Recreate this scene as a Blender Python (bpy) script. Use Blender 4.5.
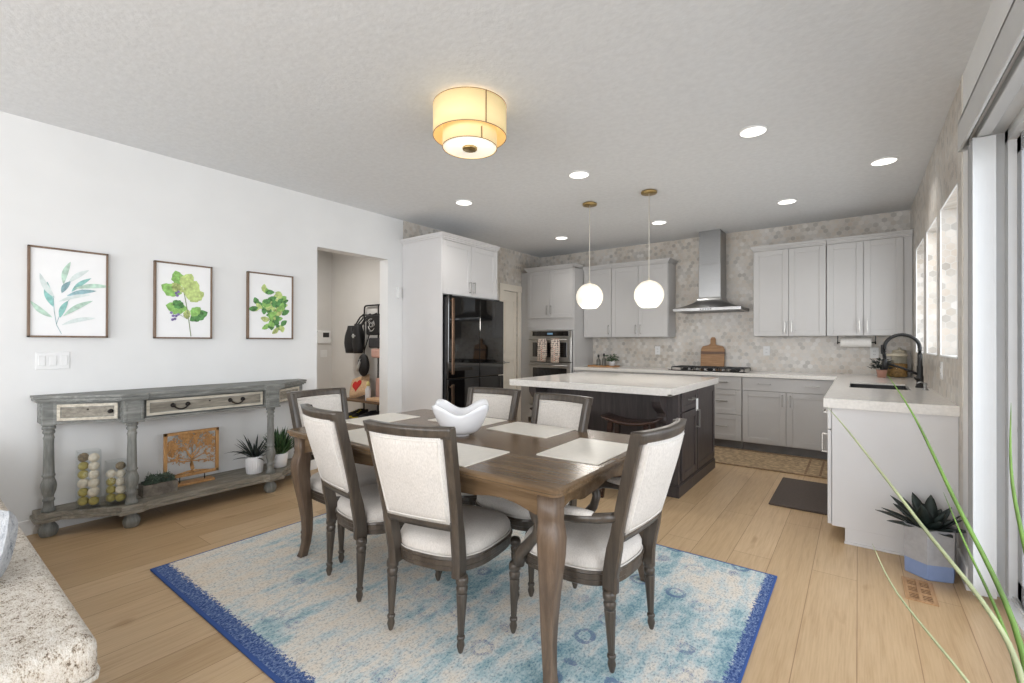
import bpy, bmesh, math, random
from mathutils import Vector, Matrix
random.seed(7)
S = bpy.context.scene
for o in list(bpy.data.objects): bpy.data.objects.remove(o)
COL = S.collection
PI = math.pi
def srgb(c):
    return tuple(((v/255)/12.92 if v/255 <= .04045 else ((v/255+.055)/1.055)**2.4) for v in c) + (1,)
# ------------------------------------------------------------------ camera
cam = bpy.data.cameras.new('camera'); co = bpy.data.objects.new('camera', cam); COL.objects.link(co)
cam.sensor_width = 36; cam.lens = 462.2*36/1024; cam.clip_start = .05
co.location = (0, 0, 1.27)
def aim(yaw, pit, rol):
    F = Vector((-math.sin(yaw)*math.cos(pit), math.cos(yaw)*math.cos(pit), math.sin(pit))); r0 = Vector((math.cos(yaw), math.sin(yaw), 0)); u0 = r0.cross(F)
    r = r0*math.cos(rol)+u0*math.sin(rol); u = u0*math.cos(rol)-r0*math.sin(rol)
    return Matrix((r, u, -F)).transposed().to_euler()
co.rotation_euler = aim(.64243, .003578, .0022857)
S.camera = co
# ------------------------------------------------------------------ exposure, sky, daylight openings
S.view_settings.view_transform = 'Standard'; S.view_settings.look = 'None'
S.view_settings.gamma = 1; S.view_settings.use_curve_mapping = False
S.view_settings.exposure = -0.52
w = bpy.data.worlds.new('daylight'); S.world = w; w.use_nodes = True
bg = w.node_tree.nodes['Background']; bg.inputs[0].default_value = srgb((236, 242, 255)); bg.inputs[1].default_value = 2.4
def window_light(name, loc, rot, sx, sy, power, col=(.95, .975, 1)):
    l = bpy.data.lights.new(name, 'AREA'); l.shape = 'RECTANGLE'; l.size = sx; l.size_y = sy
    l.energy = power; l.color = col
    o = bpy.data.objects.new(name, l); COL.objects.link(o); o.location = loc; o.rotation_euler = rot
    return o
window_light('daylight_slider', (3.4, 1.6, 1.6), (0, PI/2, 0), 3.0, 5.0, 230)
window_light('daylight_kitchen_windows', (1.1, 4.85, 1.8), (0, PI/2, 0), 1.2, 2.6, 30)
window_light('rear_window_fill', (-2.0, -4.75, 1.45), (PI/2, 0, 0), 4.6, 2.3, 350)  # area lamp added outside the unseen rear windows to fill the room
window_light('living_window_fill', (1.1, -2.1, 1.4), (0, PI/2, 0), 1.9, 2.8, 165)  # added area lamp at an unseen side window, lifts the lower left
# ------------------------------------------------------------------ materials
def nt(name):
    m = bpy.data.materials.new(name); m.use_nodes = True
    t = m.node_tree; return m, t, t.nodes['Principled BSDF']
def N(t, kind, **k):
    n = t.nodes.new(kind)
    for a, b in k.items(): setattr(n, a, b)
    return n
def L(t, a, b): t.links.new(a, b)
def coords(t, scale=(1, 1, 1), gen='Object'):
    tc = N(t, 'ShaderNodeTexCoord'); mp = N(t, 'ShaderNodeMapping'); mp.inputs['Scale'].default_value = scale
    L(t, tc.outputs[gen], mp.inputs[0]); return mp.outputs[0]
def ramp(t, fac, stops):
    r = N(t, 'ShaderNodeValToRGB'); e = r.color_ramp.elements
    while len(e) < len(stops): e.new(.5)
    for el, (p, c) in zip(e, stops): el.position = p; el.color = srgb(c)
    L(t, fac, r.inputs[0]); return r.outputs[0]
def noise(t, vec, scale, detail=3, rough=.55):
    n = N(t, 'ShaderNodeTexNoise'); n.inputs['Scale'].default_value = scale; n.inputs['Detail'].default_value = detail
    n.inputs['Roughness'].default_value = rough
    if vec is not None: L(t, vec, n.inputs['Vector'])
    return n.outputs['Fac']
def mix(t, fac, a, b, mode='MIX'):
    m = N(t, 'ShaderNodeMix', data_type='RGBA', blend_type=mode)
    for s, v in ((m.inputs[0], fac), (m.inputs[6], a), (m.inputs[7], b)):
        if isinstance(v, (int, float)): s.default_value = v
        elif isinstance(v, tuple): s.default_value = v if len(v) == 4 else srgb(v)
        else: L(t, v, s)
    return m.outputs[2]
def math_(t, op, a, b=None, c=None):
    m = N(t, 'ShaderNodeMath', operation=op)
    for i, v in enumerate((a, b, c)):
        if v is None: continue
        if isinstance(v, (int, float)): m.inputs[i].default_value = v
        else: L(t, v, m.inputs[i])
    return m.outputs[0]
def bump(t, bs, h, strength=.2, dist=.01):
    b = N(t, 'ShaderNodeBump'); b.inputs['Strength'].default_value = strength; b.inputs['Distance'].default_value = dist
    L(t, h, b.inputs['Height']); L(t, b.outputs[0], bs.inputs['Normal'])
def plain(name, c, rough=.5, metal=0, var=.06, vs=8, bp=0, bscale=200, spec=.5, coat=0):
    m, t, bs = nt(name); v = coords(t)
    d = tuple(max(0, x*(1-var)) for x in c); u = tuple(min(255, x*(1+var*.6)) for x in c)
    L(t, ramp(t, noise(t, v, vs), [(.3, d), (.7, u)]), bs.inputs['Base Color'])
    bs.inputs['Roughness'].default_value = rough; bs.inputs['Metallic'].default_value = metal
    bs.inputs['Specular IOR Level'].default_value = spec; bs.inputs['Coat Weight'].default_value = coat
    if bp: bump(t, bs, noise(t, v, bscale, 4), bp, .004)
    return m
def wood(name, c1, c2, c3, axis=0, rough=.4, scale=1, bp=.1):
    m, t, bs = nt(name); sc = [14*scale]*3; sc[axis] = 1.1*scale
    v = coords(t, tuple(sc)); n = noise(t, v, 2.2, 6, .62)
    v2 = coords(t, tuple(4*x for x in sc)); n2 = noise(t, v2, 3, 3)
    f = math_(t, 'ADD', math_(t, 'MULTIPLY', n, .75), math_(t, 'MULTIPLY', n2, .25))
    L(t, ramp(t, f, [(.32, c1), (.5, c2), (.68, c3)]), bs.inputs['Base Color'])
    bs.inputs['Roughness'].default_value = rough
    if bp: bump(t, bs, f, bp, .003)
    return m
def emit(name, c, s):
    m, t, bs = nt(name); bs.inputs['Base Color'].default_value = srgb(c)
    bs.inputs['Emission Color'].default_value = srgb(c); bs.inputs['Emission Strength'].default_value = s
    return m
def glass(name, tint=(252, 253, 253), gloss=.12, rough=.02):
    m, t, bs = nt(name); t.nodes.remove(bs); out = t.nodes['Material Output']
    tr = N(t, 'ShaderNodeBsdfTransparent'); tr.inputs[0].default_value = srgb(tint)
    gl = N(t, 'ShaderNodeBsdfGlossy'); gl.inputs['Roughness'].default_value = rough
    lw = N(t, 'ShaderNodeLayerWeight'); lw.inputs[0].default_value = .35
    f = math_(t, 'MULTIPLY_ADD', math_(t, 'POWER', lw.outputs['Facing'], 2), .2, gloss*.12)
    mx = N(t, 'ShaderNodeMixShader'); L(t, f, mx.inputs[0]); L(t, tr.outputs[0], mx.inputs[1]); L(t, gl.outputs[0], mx.inputs[2])
    L(t, mx.outputs[0], out.inputs[0]); return m
def hexes(t, size):
    """u = X+Y, v = Z in the wall's own metres; returns (cell id vector, distance to cell edge 0..0.5)"""
    tc = N(t, 'ShaderNodeTexCoord'); sp = N(t, 'ShaderNodeSeparateXYZ'); L(t, tc.outputs['Object'], sp.inputs[0])
    u = math_(t, 'MULTIPLY_ADD', math_(t, 'ADD', sp.outputs[0], sp.outputs[1]), 1/size, 400)
    v = math_(t, 'MULTIPLY_ADD', sp.outputs[2], 1/size, 400)
    s3 = 1.7320508
    ax = math_(t, 'SUBTRACT', math_(t, 'FLOORED_MODULO', u, 1), .5)
    ay = math_(t, 'SUBTRACT', math_(t, 'FLOORED_MODULO', v, s3), s3/2)
    bx_ = math_(t, 'SUBTRACT', math_(t, 'FLOORED_MODULO', math_(t, 'SUBTRACT', u, .5), 1), .5)
    by = math_(t, 'SUBTRACT', math_(t, 'FLOORED_MODULO', math_(t, 'SUBTRACT', v, s3/2), s3), s3/2)
    da = math_(t, 'MULTIPLY_ADD', ax, ax, math_(t, 'MULTIPLY', ay, ay)); db = math_(t, 'MULTIPLY_ADD', bx_, bx_, math_(t, 'MULTIPLY', by, by))
    sel = math_(t, 'LESS_THAN', da, db); inv = math_(t, 'SUBTRACT', 1, sel)
    gx = math_(t, 'ADD', math_(t, 'MULTIPLY', ax, sel), math_(t, 'MULTIPLY', bx_, inv))
    gy = math_(t, 'ADD', math_(t, 'MULTIPLY', ay, sel), math_(t, 'MULTIPLY', by, inv))
    cb = N(t, 'ShaderNodeCombineXYZ')
    L(t, math_(t, 'ROUND', math_(t, 'MULTIPLY', math_(t, 'SUBTRACT', u, gx), 2)), cb.inputs[0])
    L(t, math_(t, 'ROUND', math_(t, 'MULTIPLY', math_(t, 'SUBTRACT', v, gy), 2)), cb.inputs[1])
    agx = math_(t, 'ABSOLUTE', gx); agy = math_(t, 'ABSOLUTE', gy)
    e = math_(t, 'MAXIMUM', agx, math_(t, 'ADD', math_(t, 'MULTIPLY', agx, .5), math_(t, 'MULTIPLY', agy, .8660254)))
    return cb.outputs[0], math_(t, 'SUBTRACT', .5, e)
def hex_tile():
    m, t, bs = nt('hexagon_marble_tile'); cid, ed = hexes(t, .052)
    wn = N(t, 'ShaderNodeTexWhiteNoise'); L(t, cid, wn.inputs['Vector'])
    c = ramp(t, wn.outputs['Value'], [(0, (176, 171, 165)), (.15, (194, 189, 182)), (.4, (208, 203, 197)), (.6, (204, 195, 184)), (.85, (216, 212, 207)), (1, (190, 181, 169))])
    v = coords(t); vein = ramp(t, noise(t, v, 3.2, 5), [(.34, (222, 211, 198)), (.5, (250, 246, 240)), (.6, (255, 255, 255))])
    c = mix(t, .6, c, vein, 'MULTIPLY')
    g = math_(t, 'LESS_THAN', ed, .035)
    L(t, mix(t, g, c, (200, 197, 191)), bs.inputs['Base Color']); bs.inputs['Roughness'].default_value = .32
    bump(t, bs, math_(t, 'MINIMUM', ed, .06), .3, .01); return m
def floor_mat():
    m, t, bs = nt('wide_oak_planks')
    tc = N(t, 'ShaderNodeTexCoord'); sp = N(t, 'ShaderNodeSeparateXYZ'); L(t, tc.outputs['Object'], sp.inputs[0])
    cb = N(t, 'ShaderNodeCombineXYZ'); L(t, sp.outputs[1], cb.inputs[0]); L(t, math_(t, 'ADD', sp.outputs[0], 20.15), cb.inputs[1])
    def brick(c1, c2, mo, ms):
        b = N(t, 'ShaderNodeTexBrick'); L(t, cb.outputs[0], b.inputs['Vector'])
        b.inputs['Scale'].default_value = 1; b.inputs['Brick Width'].default_value = 1.9; b.inputs['Row Height'].default_value = .2035
        b.inputs['Mortar Size'].default_value = ms; b.inputs['Mortar Smooth'].default_value = .1; b.offset = .37; b.offset_frequency = 2
        b.inputs['Color1'].default_value = srgb(c1); b.inputs['Color2'].default_value = srgb(c2); b.inputs['Mortar'].default_value = srgb(mo)
        return b
    b = brick((215, 187, 150), (197, 167, 128), (156, 122, 88), .0016)
    g1 = noise(t, coords(t, (16, .9, 1)), 2.4, 6, .62); g2 = noise(t, coords(t, (70, 2.5, 1)), 2, 3)
    c = mix(t, .5, b.outputs['Color'], ramp(t, g1, [(.3, (214, 200, 186)), (.5, (246, 244, 240)), (.72, (255, 255, 255))]), 'MULTIPLY')
    c = mix(t, .4, c, ramp(t, g2, [(.35, (226, 216, 205)), (.6, (255, 255, 255))]), 'MULTIPLY')
    kn = ramp(t, noise(t, coords(t, (5, 1.6, 1)), 1.6, 2), [(.66, (255, 255, 255)), (.76, (206, 186, 164))])
    c = mix(t, .6, c, kn, 'MULTIPLY')
    L(t, c, bs.inputs['Base Color']); bs.inputs['Roughness'].default_value = .36
    bump(t, bs, math_(t, 'ADD', math_(t, 'MULTIPLY', g1, .2), math_(t, 'SUBTRACT', 1, b.outputs['Fac'])), .12, .003); return m
def rug_mat():
    m, t, bs = nt('distressed_blue_rug'); tc = N(t, 'ShaderNodeTexCoord')
    sp = N(t, 'ShaderNodeSeparateXYZ'); L(t, tc.outputs['Object'], sp.inputs[0])
    X = sp.outputs[0]; Y = sp.outputs[1]           # rug-local metres: 0..2.8 , 0..2.02
    v = coords(t)
    big = noise(t, v, 1.5, 4, .6); streak = noise(t, coords(t, (7, 1.5, 1)), 1.6, 6, .7); mid = noise(t, v, 11, 6, .75); fine = noise(t, coords(t, (1.5, 1, 1)), 75, 6, .8)
    bias = math_(t, 'MULTIPLY', math_(t, 'SUBTRACT', X, 1.5), .022)
    f = math_(t, 'ADD', math_(t, 'ADD', math_(t, 'ADD', math_(t, 'MULTIPLY', big, .42), math_(t, 'MULTIPLY', streak, .36)), math_(t, 'MULTIPLY', mid, .22)), bias)
    base = ramp(t, f, [(.40, (230, 218, 201)), (.47, (228, 223, 213)), (.505, (210, 216, 214)), (.54, (178, 201, 205)), (.58, (142, 176, 185)), (.635, (106, 146, 164)), (.70, (92, 124, 158))])
    dark = ramp(t, f, [(.42, (178, 170, 160)), (.56, (96, 128, 146)), (.66, (58, 84, 128))])
    c = mix(t, ramp(t, fine, [(.40, (235, 235, 235)), (.46, (120, 120, 120)), (.51, (0, 0, 0))]), base, dark)
    c = mix(t, ramp(t, fine, [(.52, (0, 0, 0)), (.60, (140, 140, 140))]), c, (234, 230, 222))
    # small worn medallions
    vo = N(t, 'ShaderNodeTexVoronoi'); vo.inputs['Scale'].default_value = 5.5; vo.inputs['Randomness'].default_value = .6; L(t, v, vo.inputs['Vector'])
    vd = math_(t, 'ADD', vo.outputs['Distance'], math_(t, 'MULTIPLY', math_(t, 'SUBTRACT', mid, .5), .35))
    ring = math_(t, 'LESS_THAN', math_(t, 'ABSOLUTE', math_(t, 'SUBTRACT', vd, .23)), .05); dot = math_(t, 'LESS_THAN', vd, .07)
    wear = math_(t, 'GREATER_THAN', math_(t, 'ADD', math_(t, 'ADD', fine, math_(t, 'MULTIPLY', big, .6)), math_(t, 'MULTIPLY', X, .05)), .92)
    c = mix(t, math_(t, 'MULTIPLY', math_(t, 'MULTIPLY', math_(t, 'MAXIMUM', ring, dot), wear), .7), c, (78, 98, 146))
    # frayed blue borders at the two ends, narrow blue binding on the long sides
    ex = math_(t, 'MINIMUM', Y, math_(t, 'MULTIPLY', math_(t, 'SUBTRACT', 2.8, X), 1.7)); ey = math_(t, 'MINIMUM', X, math_(t, 'SUBTRACT', 2.02, Y))
    jag = math_(t, 'ADD', ex, math_(t, 'MULTIPLY', math_(t, 'SUBTRACT', noise(t, coords(t, (60, 60, 1)), 1, 6, .75), .5), .16))
    b1 = math_(t, 'LESS_THAN', jag, .088); b2 = math_(t, 'LESS_THAN', ey, .013); b3 = math_(t, 'LESS_THAN', ex, .016)
    blue = ramp(t, fine, [(.36, (44, 62, 112)), (.5, (74, 98, 152)), (.62, (146, 164, 192))])
    c = mix(t, b1, c, blue); c = mix(t, math_(t, 'MAXIMUM', b2, b3), c, (66, 92, 150))
    L(t, c, bs.inputs['Base Color']); bs.inputs['Roughness'].default_value = .95; bs.inputs['Specular IOR Level'].default_value = .1
    bump(t, bs, fine, .35, .004); return m
def distressed(name, c, hi, lo, axis=1):
    m, t, bs = nt(name); sc = [16]*3; sc[axis] = 2.2
    a = noise(t, coords(t, tuple(sc)), 3, 6, .65); b = noise(t, coords(t), 24, 6, .7)
    col = ramp(t, a, [(.3, lo), (.5, c), (.7, hi)])
    col = mix(t, ramp(t, b, [(.64, (0, 0, 0)), (.70, (120, 120, 120))]), col, hi); L(t, col, bs.inputs['Base Color'])
    bs.inputs['Roughness'].default_value = .6; bump(t, bs, b, .12, .003); return m
def fabric(name, c, c2, sc=260, bp=.3):
    m, t, bs = nt(name); n = noise(t, coords(t, (1, 1, .25)), sc, 2); n2 = noise(t, coords(t), 5, 3)
    col = mix(t, .3, ramp(t, n, [(.3, c2), (.65, c)]), ramp(t, n2, [(.3, c2), (.7, c)]))
    L(t, col, bs.inputs['Base Color']); bs.inputs['Roughness'].default_value = .9; bs.inputs['Specular IOR Level'].default_value = .15
    bump(t, bs, n, bp, .002); return m
def boucle(name, stops, sc=95):
    m, t, bs = nt(name); n = noise(t, coords(t, (1, 1.9, 1)), sc, 3, .8); n2 = noise(t, coords(t), sc*.28, 4, .7)
    f = math_(t, 'ADD', math_(t, 'MULTIPLY', n, .6), math_(t, 'MULTIPLY', n2, .4))
    L(t, ramp(t, f, stops), bs.inputs['Base Color']); bs.inputs['Roughness'].default_value = .95; bs.inputs['Specular IOR Level'].default_value = .1
    bump(t, bs, f, .8, .012); return m
def brushed(name, c, rough=.28):
    m, t, bs = nt(name); n = noise(t, coords(t, (1, 1, 60)), 12, 2)
    L(t, ramp(t, n, [(.3, tuple(x*.93 for x in c)), (.7, c)]), bs.inputs['Base Color'])
    bs.inputs['Metallic'].default_value = 1; bs.inputs['Roughness'].default_value = rough; return m
def towel_mat():
    m, t, bs = nt('patterned_tea_towel'); vo = N(t, 'ShaderNodeTexVoronoi'); vo.inputs['Scale'].default_value = 34; vo.inputs['Randomness'].default_value = .25
    L(t, coords(t), vo.inputs['Vector'])
    L(t, ramp(t, vo.outputs['Distance'], [(.3, (196, 112, 88)), (.42, (236, 222, 208)), (.6, (236, 222, 208)), (.7, (110, 92, 88))]), bs.inputs['Base Color'])
    bs.inputs['Roughness'].default_value = .9; return m
def globe_mat():
    m, t, bs = nt('lit_opal_glass'); bs.inputs['Base Color'].default_value = srgb((250, 246, 236)); bs.inputs['Roughness'].default_value = .25
    bs.inputs['Emission Color'].default_value = srgb((255, 244, 222)); bs.inputs['Emission Strength'].default_value = .5; return m
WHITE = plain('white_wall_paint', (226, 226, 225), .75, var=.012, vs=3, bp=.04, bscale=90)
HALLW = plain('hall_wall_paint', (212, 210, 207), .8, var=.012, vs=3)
CEIL = plain('textured_ceiling_paint', (222, 224, 226), .9, var=.02, vs=26, bp=.4, bscale=38)
TRIM = plain('white_trim_paint', (232, 232, 231), .4, var=.01)
TILE = hex_tile(); FLOOR = floor_mat(); RUG = rug_mat()
CAB = plain('greige_cabinet_paint', (190, 188, 186), .42, var=.012, vs=2)
CABL = plain('light_greige_cabinet_paint', (214, 212, 211), .42, var=.012, vs=2)
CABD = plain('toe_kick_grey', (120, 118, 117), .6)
QUARTZ = plain('speckled_quartz', (230, 226, 220), .12, var=.035, vs=60)
ESP = wood('espresso_stained_wood', (52, 47, 47), (66, 60, 60), (80, 73, 72), 2, .42, 1.2)
ESPD = wood('dark_walnut_stool_wood', (38, 24, 20), (52, 34, 28), (70, 46, 36), 0, .25, 1.2, .05)
STEEL = brushed('brushed_stainless_steel', (158, 158, 158), .3); NICK = brushed('satin_nickel', (172, 170, 166), .3)
STEELL = brushed('light_stainless_steel', (196, 194, 190), .32)
BLKGL = plain('black_glass', (7, 7, 8), .04, var=0, spec=.7, coat=.6); BLKM = plain('matte_black_metal', (20, 20, 21), .4, var=.05)
BLK = plain('black_appliance_enamel', (16, 16, 18), .25, var=.05)
BRONZE = brushed('bronze_handle_metal', (120, 98, 82), .3)
BRASS = brushed('antique_brass', (190, 164, 112), .35)
TABLE = wood('warm_brown_table_wood', (86, 68, 49), (107, 86, 63), (126, 104, 79), 0, .24, .8, .06)
LEGW = wood('brown_leg_wood', (78, 62, 50), (96, 79, 64), (118, 98, 80), 2, .36, 1.2, .06)
CHW = wood('grey_brown_chair_wood', (56, 49, 43), (72, 64, 56), (88, 79, 69), 2, .28, 1.3, .04)
LINEN = fabric('pale_linen', (216, 210, 203), (190, 184, 177)); PIPE = plain('linen_piping', (212, 207, 200), .9)
CONS = distressed('distressed_grey_paint', (122, 123, 119), (150, 151, 146), (96, 97, 94))
CONSV = distressed('distressed_grey_turned_paint', (122, 123, 119), (146, 147, 142), (100, 101, 98), 2); CONSB = distressed('worn_grey_brown_shelf_wood', (134, 128, 116), (160, 154, 142), (106, 100, 90))
CREAM = distressed('cream_wash_border', (196, 188, 172), (216, 210, 196), (158, 150, 134))
IRON = plain('dark_iron', (44, 40, 38), .45, .6)
OAKC = wood('honey_carved_wood', (150, 108, 62), (180, 134, 82), (200, 156, 104), 2, .5, 2)
FRAMEW = wood('brown_picture_frame_wood', (96, 76, 60), (116, 94, 76), (134, 112, 92), 2, .5, 2)
PAPER = plain('art_paper', (240, 240, 240), .8, var=.01)
CLEAR = glass('clear_glass'); CERAM = plain('white_glazed_ceramic', (236, 236, 238), .18, var=.01, coat=.3)
PLASW = plain('white_plastic', (226, 226, 225), .4, var=.01)
CONC = plain('concrete_grey', (168, 167, 168), .8, var=.05, vs=30, bp=.1); BLUEP = plain('pale_blue_paint', (134, 152, 190), .8, var=.04)
AGAVE = plain('dark_green_leaf', (40, 50, 46), .5, var=.25, vs=14); GRN = plain('mid_green_leaf', (62, 92, 52), .5, var=.3, vs=20)
SAGE = plain('sage_green_leaf', (88, 104, 88), .6, var=.3, vs=24); GRASS = plain('grass_green_blade', (118, 156, 72), .5, var=.2, vs=9)
GRASSP = plain('pale_grass_blade', (186, 194, 150), .5, var=.12, vs=9); SOIL = plain('dark_soil', (52, 42, 34), .95, var=.3, vs=60)
BOARD = wood('acacia_board', (126, 86, 50), (160, 116, 72), (186, 144, 98), 0, .45, 2); BOARDD = wood('dark_board_stripe', (84, 54, 34), (100, 66, 42), (116, 80, 52), 0, .45, 2)
MATT = plain('ivory_placemat', (232, 227, 217), .35, var=.02, vs=40)
SOFA = boucle('flecked_tweed', [(.38, (88, 74, 62)), (.435, (186, 172, 154)), (.49, (216, 208, 196)), (.62, (234, 229, 221))], 125)
PILLOW = boucle('pale_blue_grey_weave', [(.37, (104, 112, 122)), (.44, (188, 191, 196)), (.6, (214, 216, 218))], 70)
SHADE = emit('lit_cream_fabric_shade', (250, 224, 168), .3); DIFF = emit('lit_white_diffuser', (255, 248, 232), .9)
CAN = emit('lit_downlight_lens', (255, 252, 245), 3.0); GLOBE = globe_mat()
RUNNER = plain('woven_tan_runner', (176, 152, 120), .95, var=.24, vs=26, bp=.3); RUNB = plain('brown_runner_border', (138, 112, 86), .95, var=.2, vs=40)
DMAT = plain('dark_brown_foam_mat', (86, 76, 70), .8, var=.08, vs=60)
VENTW = wood('oak_vent_wood', (150, 112, 76), (176, 136, 96), (194, 156, 116), 1, .5, 2); HOLE = plain('dark_recess', (40, 32, 26), .9)
TOWEL = towel_mat(); PAPT = plain('paper_towel', (236, 233, 228), .95, var=.02, vs=60, bp=.2)
BAGB = plain('black_nylon', (20, 20, 23), .6, var=.2, vs=30); BAGW = plain('white_print', (200, 200, 198), .7)
RED = plain('red_heart_felt', (188, 36, 28), .8); BURLAP = plain('natural_burlap', (206, 172, 138), .9, var=.1, vs=60); PINK = plain('dusty_pink_paper', (200, 160, 148), .8)
YEL = plain('yellow_rubber', (196, 184, 48), .6); DWOOD = wood('rustic_brown_wood', (78, 60, 46), (104, 82, 62), (124, 100, 78), 0, .6, 1.5)
BALLS = [plain('olive_ball', (178, 164, 96), .8, var=.2, vs=40, bp=.4), plain('cream_ball', (228, 218, 200), .8, var=.12, vs=40, bp=.4), plain('brown_twig_ball', (138, 124, 102), .85, var=.3, vs=60, bp=.5)]
PATIO = plain('patio_concrete', (190, 190, 188), .9, var=.05)
DOORF = plain('grey_vinyl_frame', (176, 178, 181), .45, var=.01)
VANE = plain('white_vinyl_vane', (196, 196, 195), .5, var=.01)
# ------------------------------------------------------------------ mesh helpers
class MB:
    def __init__(s): s.v = []; s.f = []; s.mi = []; s.sm = []
    def add(s, vs, fs, mi=0, smooth=False):
        k = len(s.v); s.v += [tuple(x) for x in vs]
        for f in fs: s.f.append([i+k for i in f]); s.mi.append(mi); s.sm.append(smooth)
        return s
    def bm(s, b, mi=0, smooth=False, M=None):
        b.verts.index_update()
        s.add([(M @ v.co if M else v.co.copy()) for v in b.verts], [[v.index for v in f.verts] for f in b.faces], mi, smooth); b.free(); return s
    def box(s, x0, x1, y0, y1, z0, z1, bev=0, mi=0, M=None, seg=2):
        b = bmesh.new(); bmesh.ops.create_cube(b, size=1)
        for v in b.verts: v.co = Vector(((x0+x1)/2+v.co.x*(x1-x0), (y0+y1)/2+v.co.y*(y1-y0), (z0+z1)/2+v.co.z*(z1-z0)))
        if bev: bmesh.ops.bevel(b, geom=b.edges[:], offset=min(bev, abs(x1-x0)*.49, abs(y1-y0)*.49, abs(z1-z0)*.49), segments=seg, affect='EDGES', profile=.5)
        return s.bm(b, mi, False, M)
    def lathe(s, prof, c=(0, 0, 0), n=24, mi=0, M=None, cap=True, smooth=True, flute=0, nf=8):
        vs = []
        for r, z in prof:
            for k in range(n):
                a = 2*PI*k/n; rr = r*(1-flute*(.5+.5*math.cos(a*nf))) if flute else r
                p = Vector((rr*math.cos(a), rr*math.sin(a), z)); p = (M @ p if M else p)+Vector(c); vs.append(p)
        fs = [[i*n+k, i*n+(k+1) % n, (i+1)*n+(k+1) % n, (i+1)*n+k] for i in range(len(prof)-1) for k in range(n)]
        if cap: fs += [list(range(n))[::-1], [(len(prof)-1)*n+k for k in range(n)]]
        return s.add(vs, fs, mi, smooth)
    def tube(s, pts, r, n=10, mi=0, closed=False, smooth=True, sx=1.0, up=(0, 0, 1)):
        pts = [Vector(p) for p in pts]; m = len(pts); vs = []; U = Vector(up)
        for i, p in enumerate(pts):
            a = pts[(i-1) % m] if (closed or i) else p; b = pts[(i+1) % m] if (closed or i < m-1) else p
            d = (b-a).normalized(); q = d.cross(U)
            if q.length < 1e-3: q = d.cross(Vector((0, 1, 0)))
            if q.length < 1e-3: q = d.cross(Vector((1, 0, 0)))
            q.normalize(); w_ = q.cross(d).normalized(); rr = r[i] if isinstance(r, (list, tuple)) else r
            for k in range(n):
                t_ = 2*PI*k/n; vs.append(p+q*(rr*math.cos(t_)*sx)+w_*(rr*math.sin(t_)))
        e = m if closed else m-1
        fs = [[i*n+k, i*n+(k+1) % n, ((i+1) % m)*n+(k+1) % n, ((i+1) % m)*n+k] for i in range(e) for k in range(n)]
        if not closed: fs += [list(range(n))[::-1], [(m-1)*n+k for k in range(n)]]
        return s.add(vs, fs, mi, smooth)
    def prism(s, poly, z0, z1, mi=0, M=None, bev=0, smooth=False):
        b = bmesh.new(); vb = [b.verts.new((p[0], p[1], z0)) for p in poly]; f = b.faces.new(vb)
        r = bmesh.ops.extrude_face_region(b, geom=[f])
        for g in r['geom']:
            if isinstance(g, bmesh.types.BMVert): g.co.z = z1
        bmesh.ops.recalc_face_normals(b, faces=b.faces[:])
        if bev: bmesh.ops.bevel(b, geom=[e for e in b.edges if abs(e.verts[0].co.z-e.verts[1].co.z) < 1e-6], offset=bev, segments=3, affect='EDGES', profile=.5)
        return s.bm(b, mi, smooth, M)
    def loft(s, rings, mi=0, smooth=True, cap=True):
        n = len(rings[0]); vs = [p for r in rings for p in r]
        fs = [[i*n+k, i*n+(k+1) % n, (i+1)*n+(k+1) % n, (i+1)*n+k] for i in range(len(rings)-1) for k in range(n)]
        if cap: fs += [list(range(n))[::-1], [(len(rings)-1)*n+k for k in range(n)]]
        return s.add(vs, fs, mi, smooth)
    def sphere(s, c, r, mi=0, sub=3, sc=(1, 1, 1), M=None):
        b = bmesh.new(); bmesh.ops.create_icosphere(b, subdivisions=sub, radius=r)
        for v in b.verts:
            q = Vector((v.co.x*sc[0], v.co.y*sc[1], v.co.z*sc[2])); v.co = (M @ q if M else q)+Vector(c)
        return s.bm(b, mi, True)
    def build(s, name, mats, parent=None, loc=None):
        mats = mats if isinstance(mats, (list, tuple)) else [mats]
        off = Vector((0, 0, 0))
        if parent:
            r = parent
            while r.parent: r = r.parent
            off = r.location.copy()
        elif loc is not None: off = Vector(loc)
        elif loc is None:
            xs = [v[0] for v in s.v]; ys = [v[1] for v in s.v]; zs = [v[2] for v in s.v]
            off = Vector(((min(xs)+max(xs))/2, (min(ys)+max(ys))/2, min(zs)))
        me = bpy.data.meshes.new(name); me.from_pydata([tuple(Vector(v)-off) for v in s.v], [], s.f)
        for m in mats: me.materials.append(m)
        me.polygons.foreach_set('material_index', s.mi); me.polygons.foreach_set('use_smooth', s.sm)
        b = bmesh.new(); b.from_mesh(me); bmesh.ops.recalc_face_normals(b, faces=b.faces[:]); b.to_mesh(me); b.free(); me.update()
        o = bpy.data.objects.new(name, me); COL.objects.link(o)
        if parent: o.parent = parent
        else: o.location = off
        return o
def tag(o, label, cat, group=None):
    o['label'] = label; o['category'] = cat
    if group: o['group'] = group
    return o
def thing(name, label, cat, loc=(0, 0, 0), group=None, rz=0):
    o = bpy.data.objects.new(name, None); o.empty_display_size = .1; COL.objects.link(o)
    o.location = loc; o.rotation_euler = (0, 0, rz); return tag(o, label, cat, group)
def struct(mb, name, mats, loc=(0, 0, 0)):
    o = mb.build(name, mats, None, loc); o['kind'] = 'structure'; return o
def dup(root, loc, rz=0, label=None):
    r = root.copy(); COL.objects.link(r); r.location = loc; r.rotation_euler = (0, 0, rz)
    if label: r['label'] = label
    def rec(a, b):
        for ch in list(a.children):
            c = ch.copy(); COL.objects.link(c); c.parent = b; rec(ch, c)
    rec(root, r); return r
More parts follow.
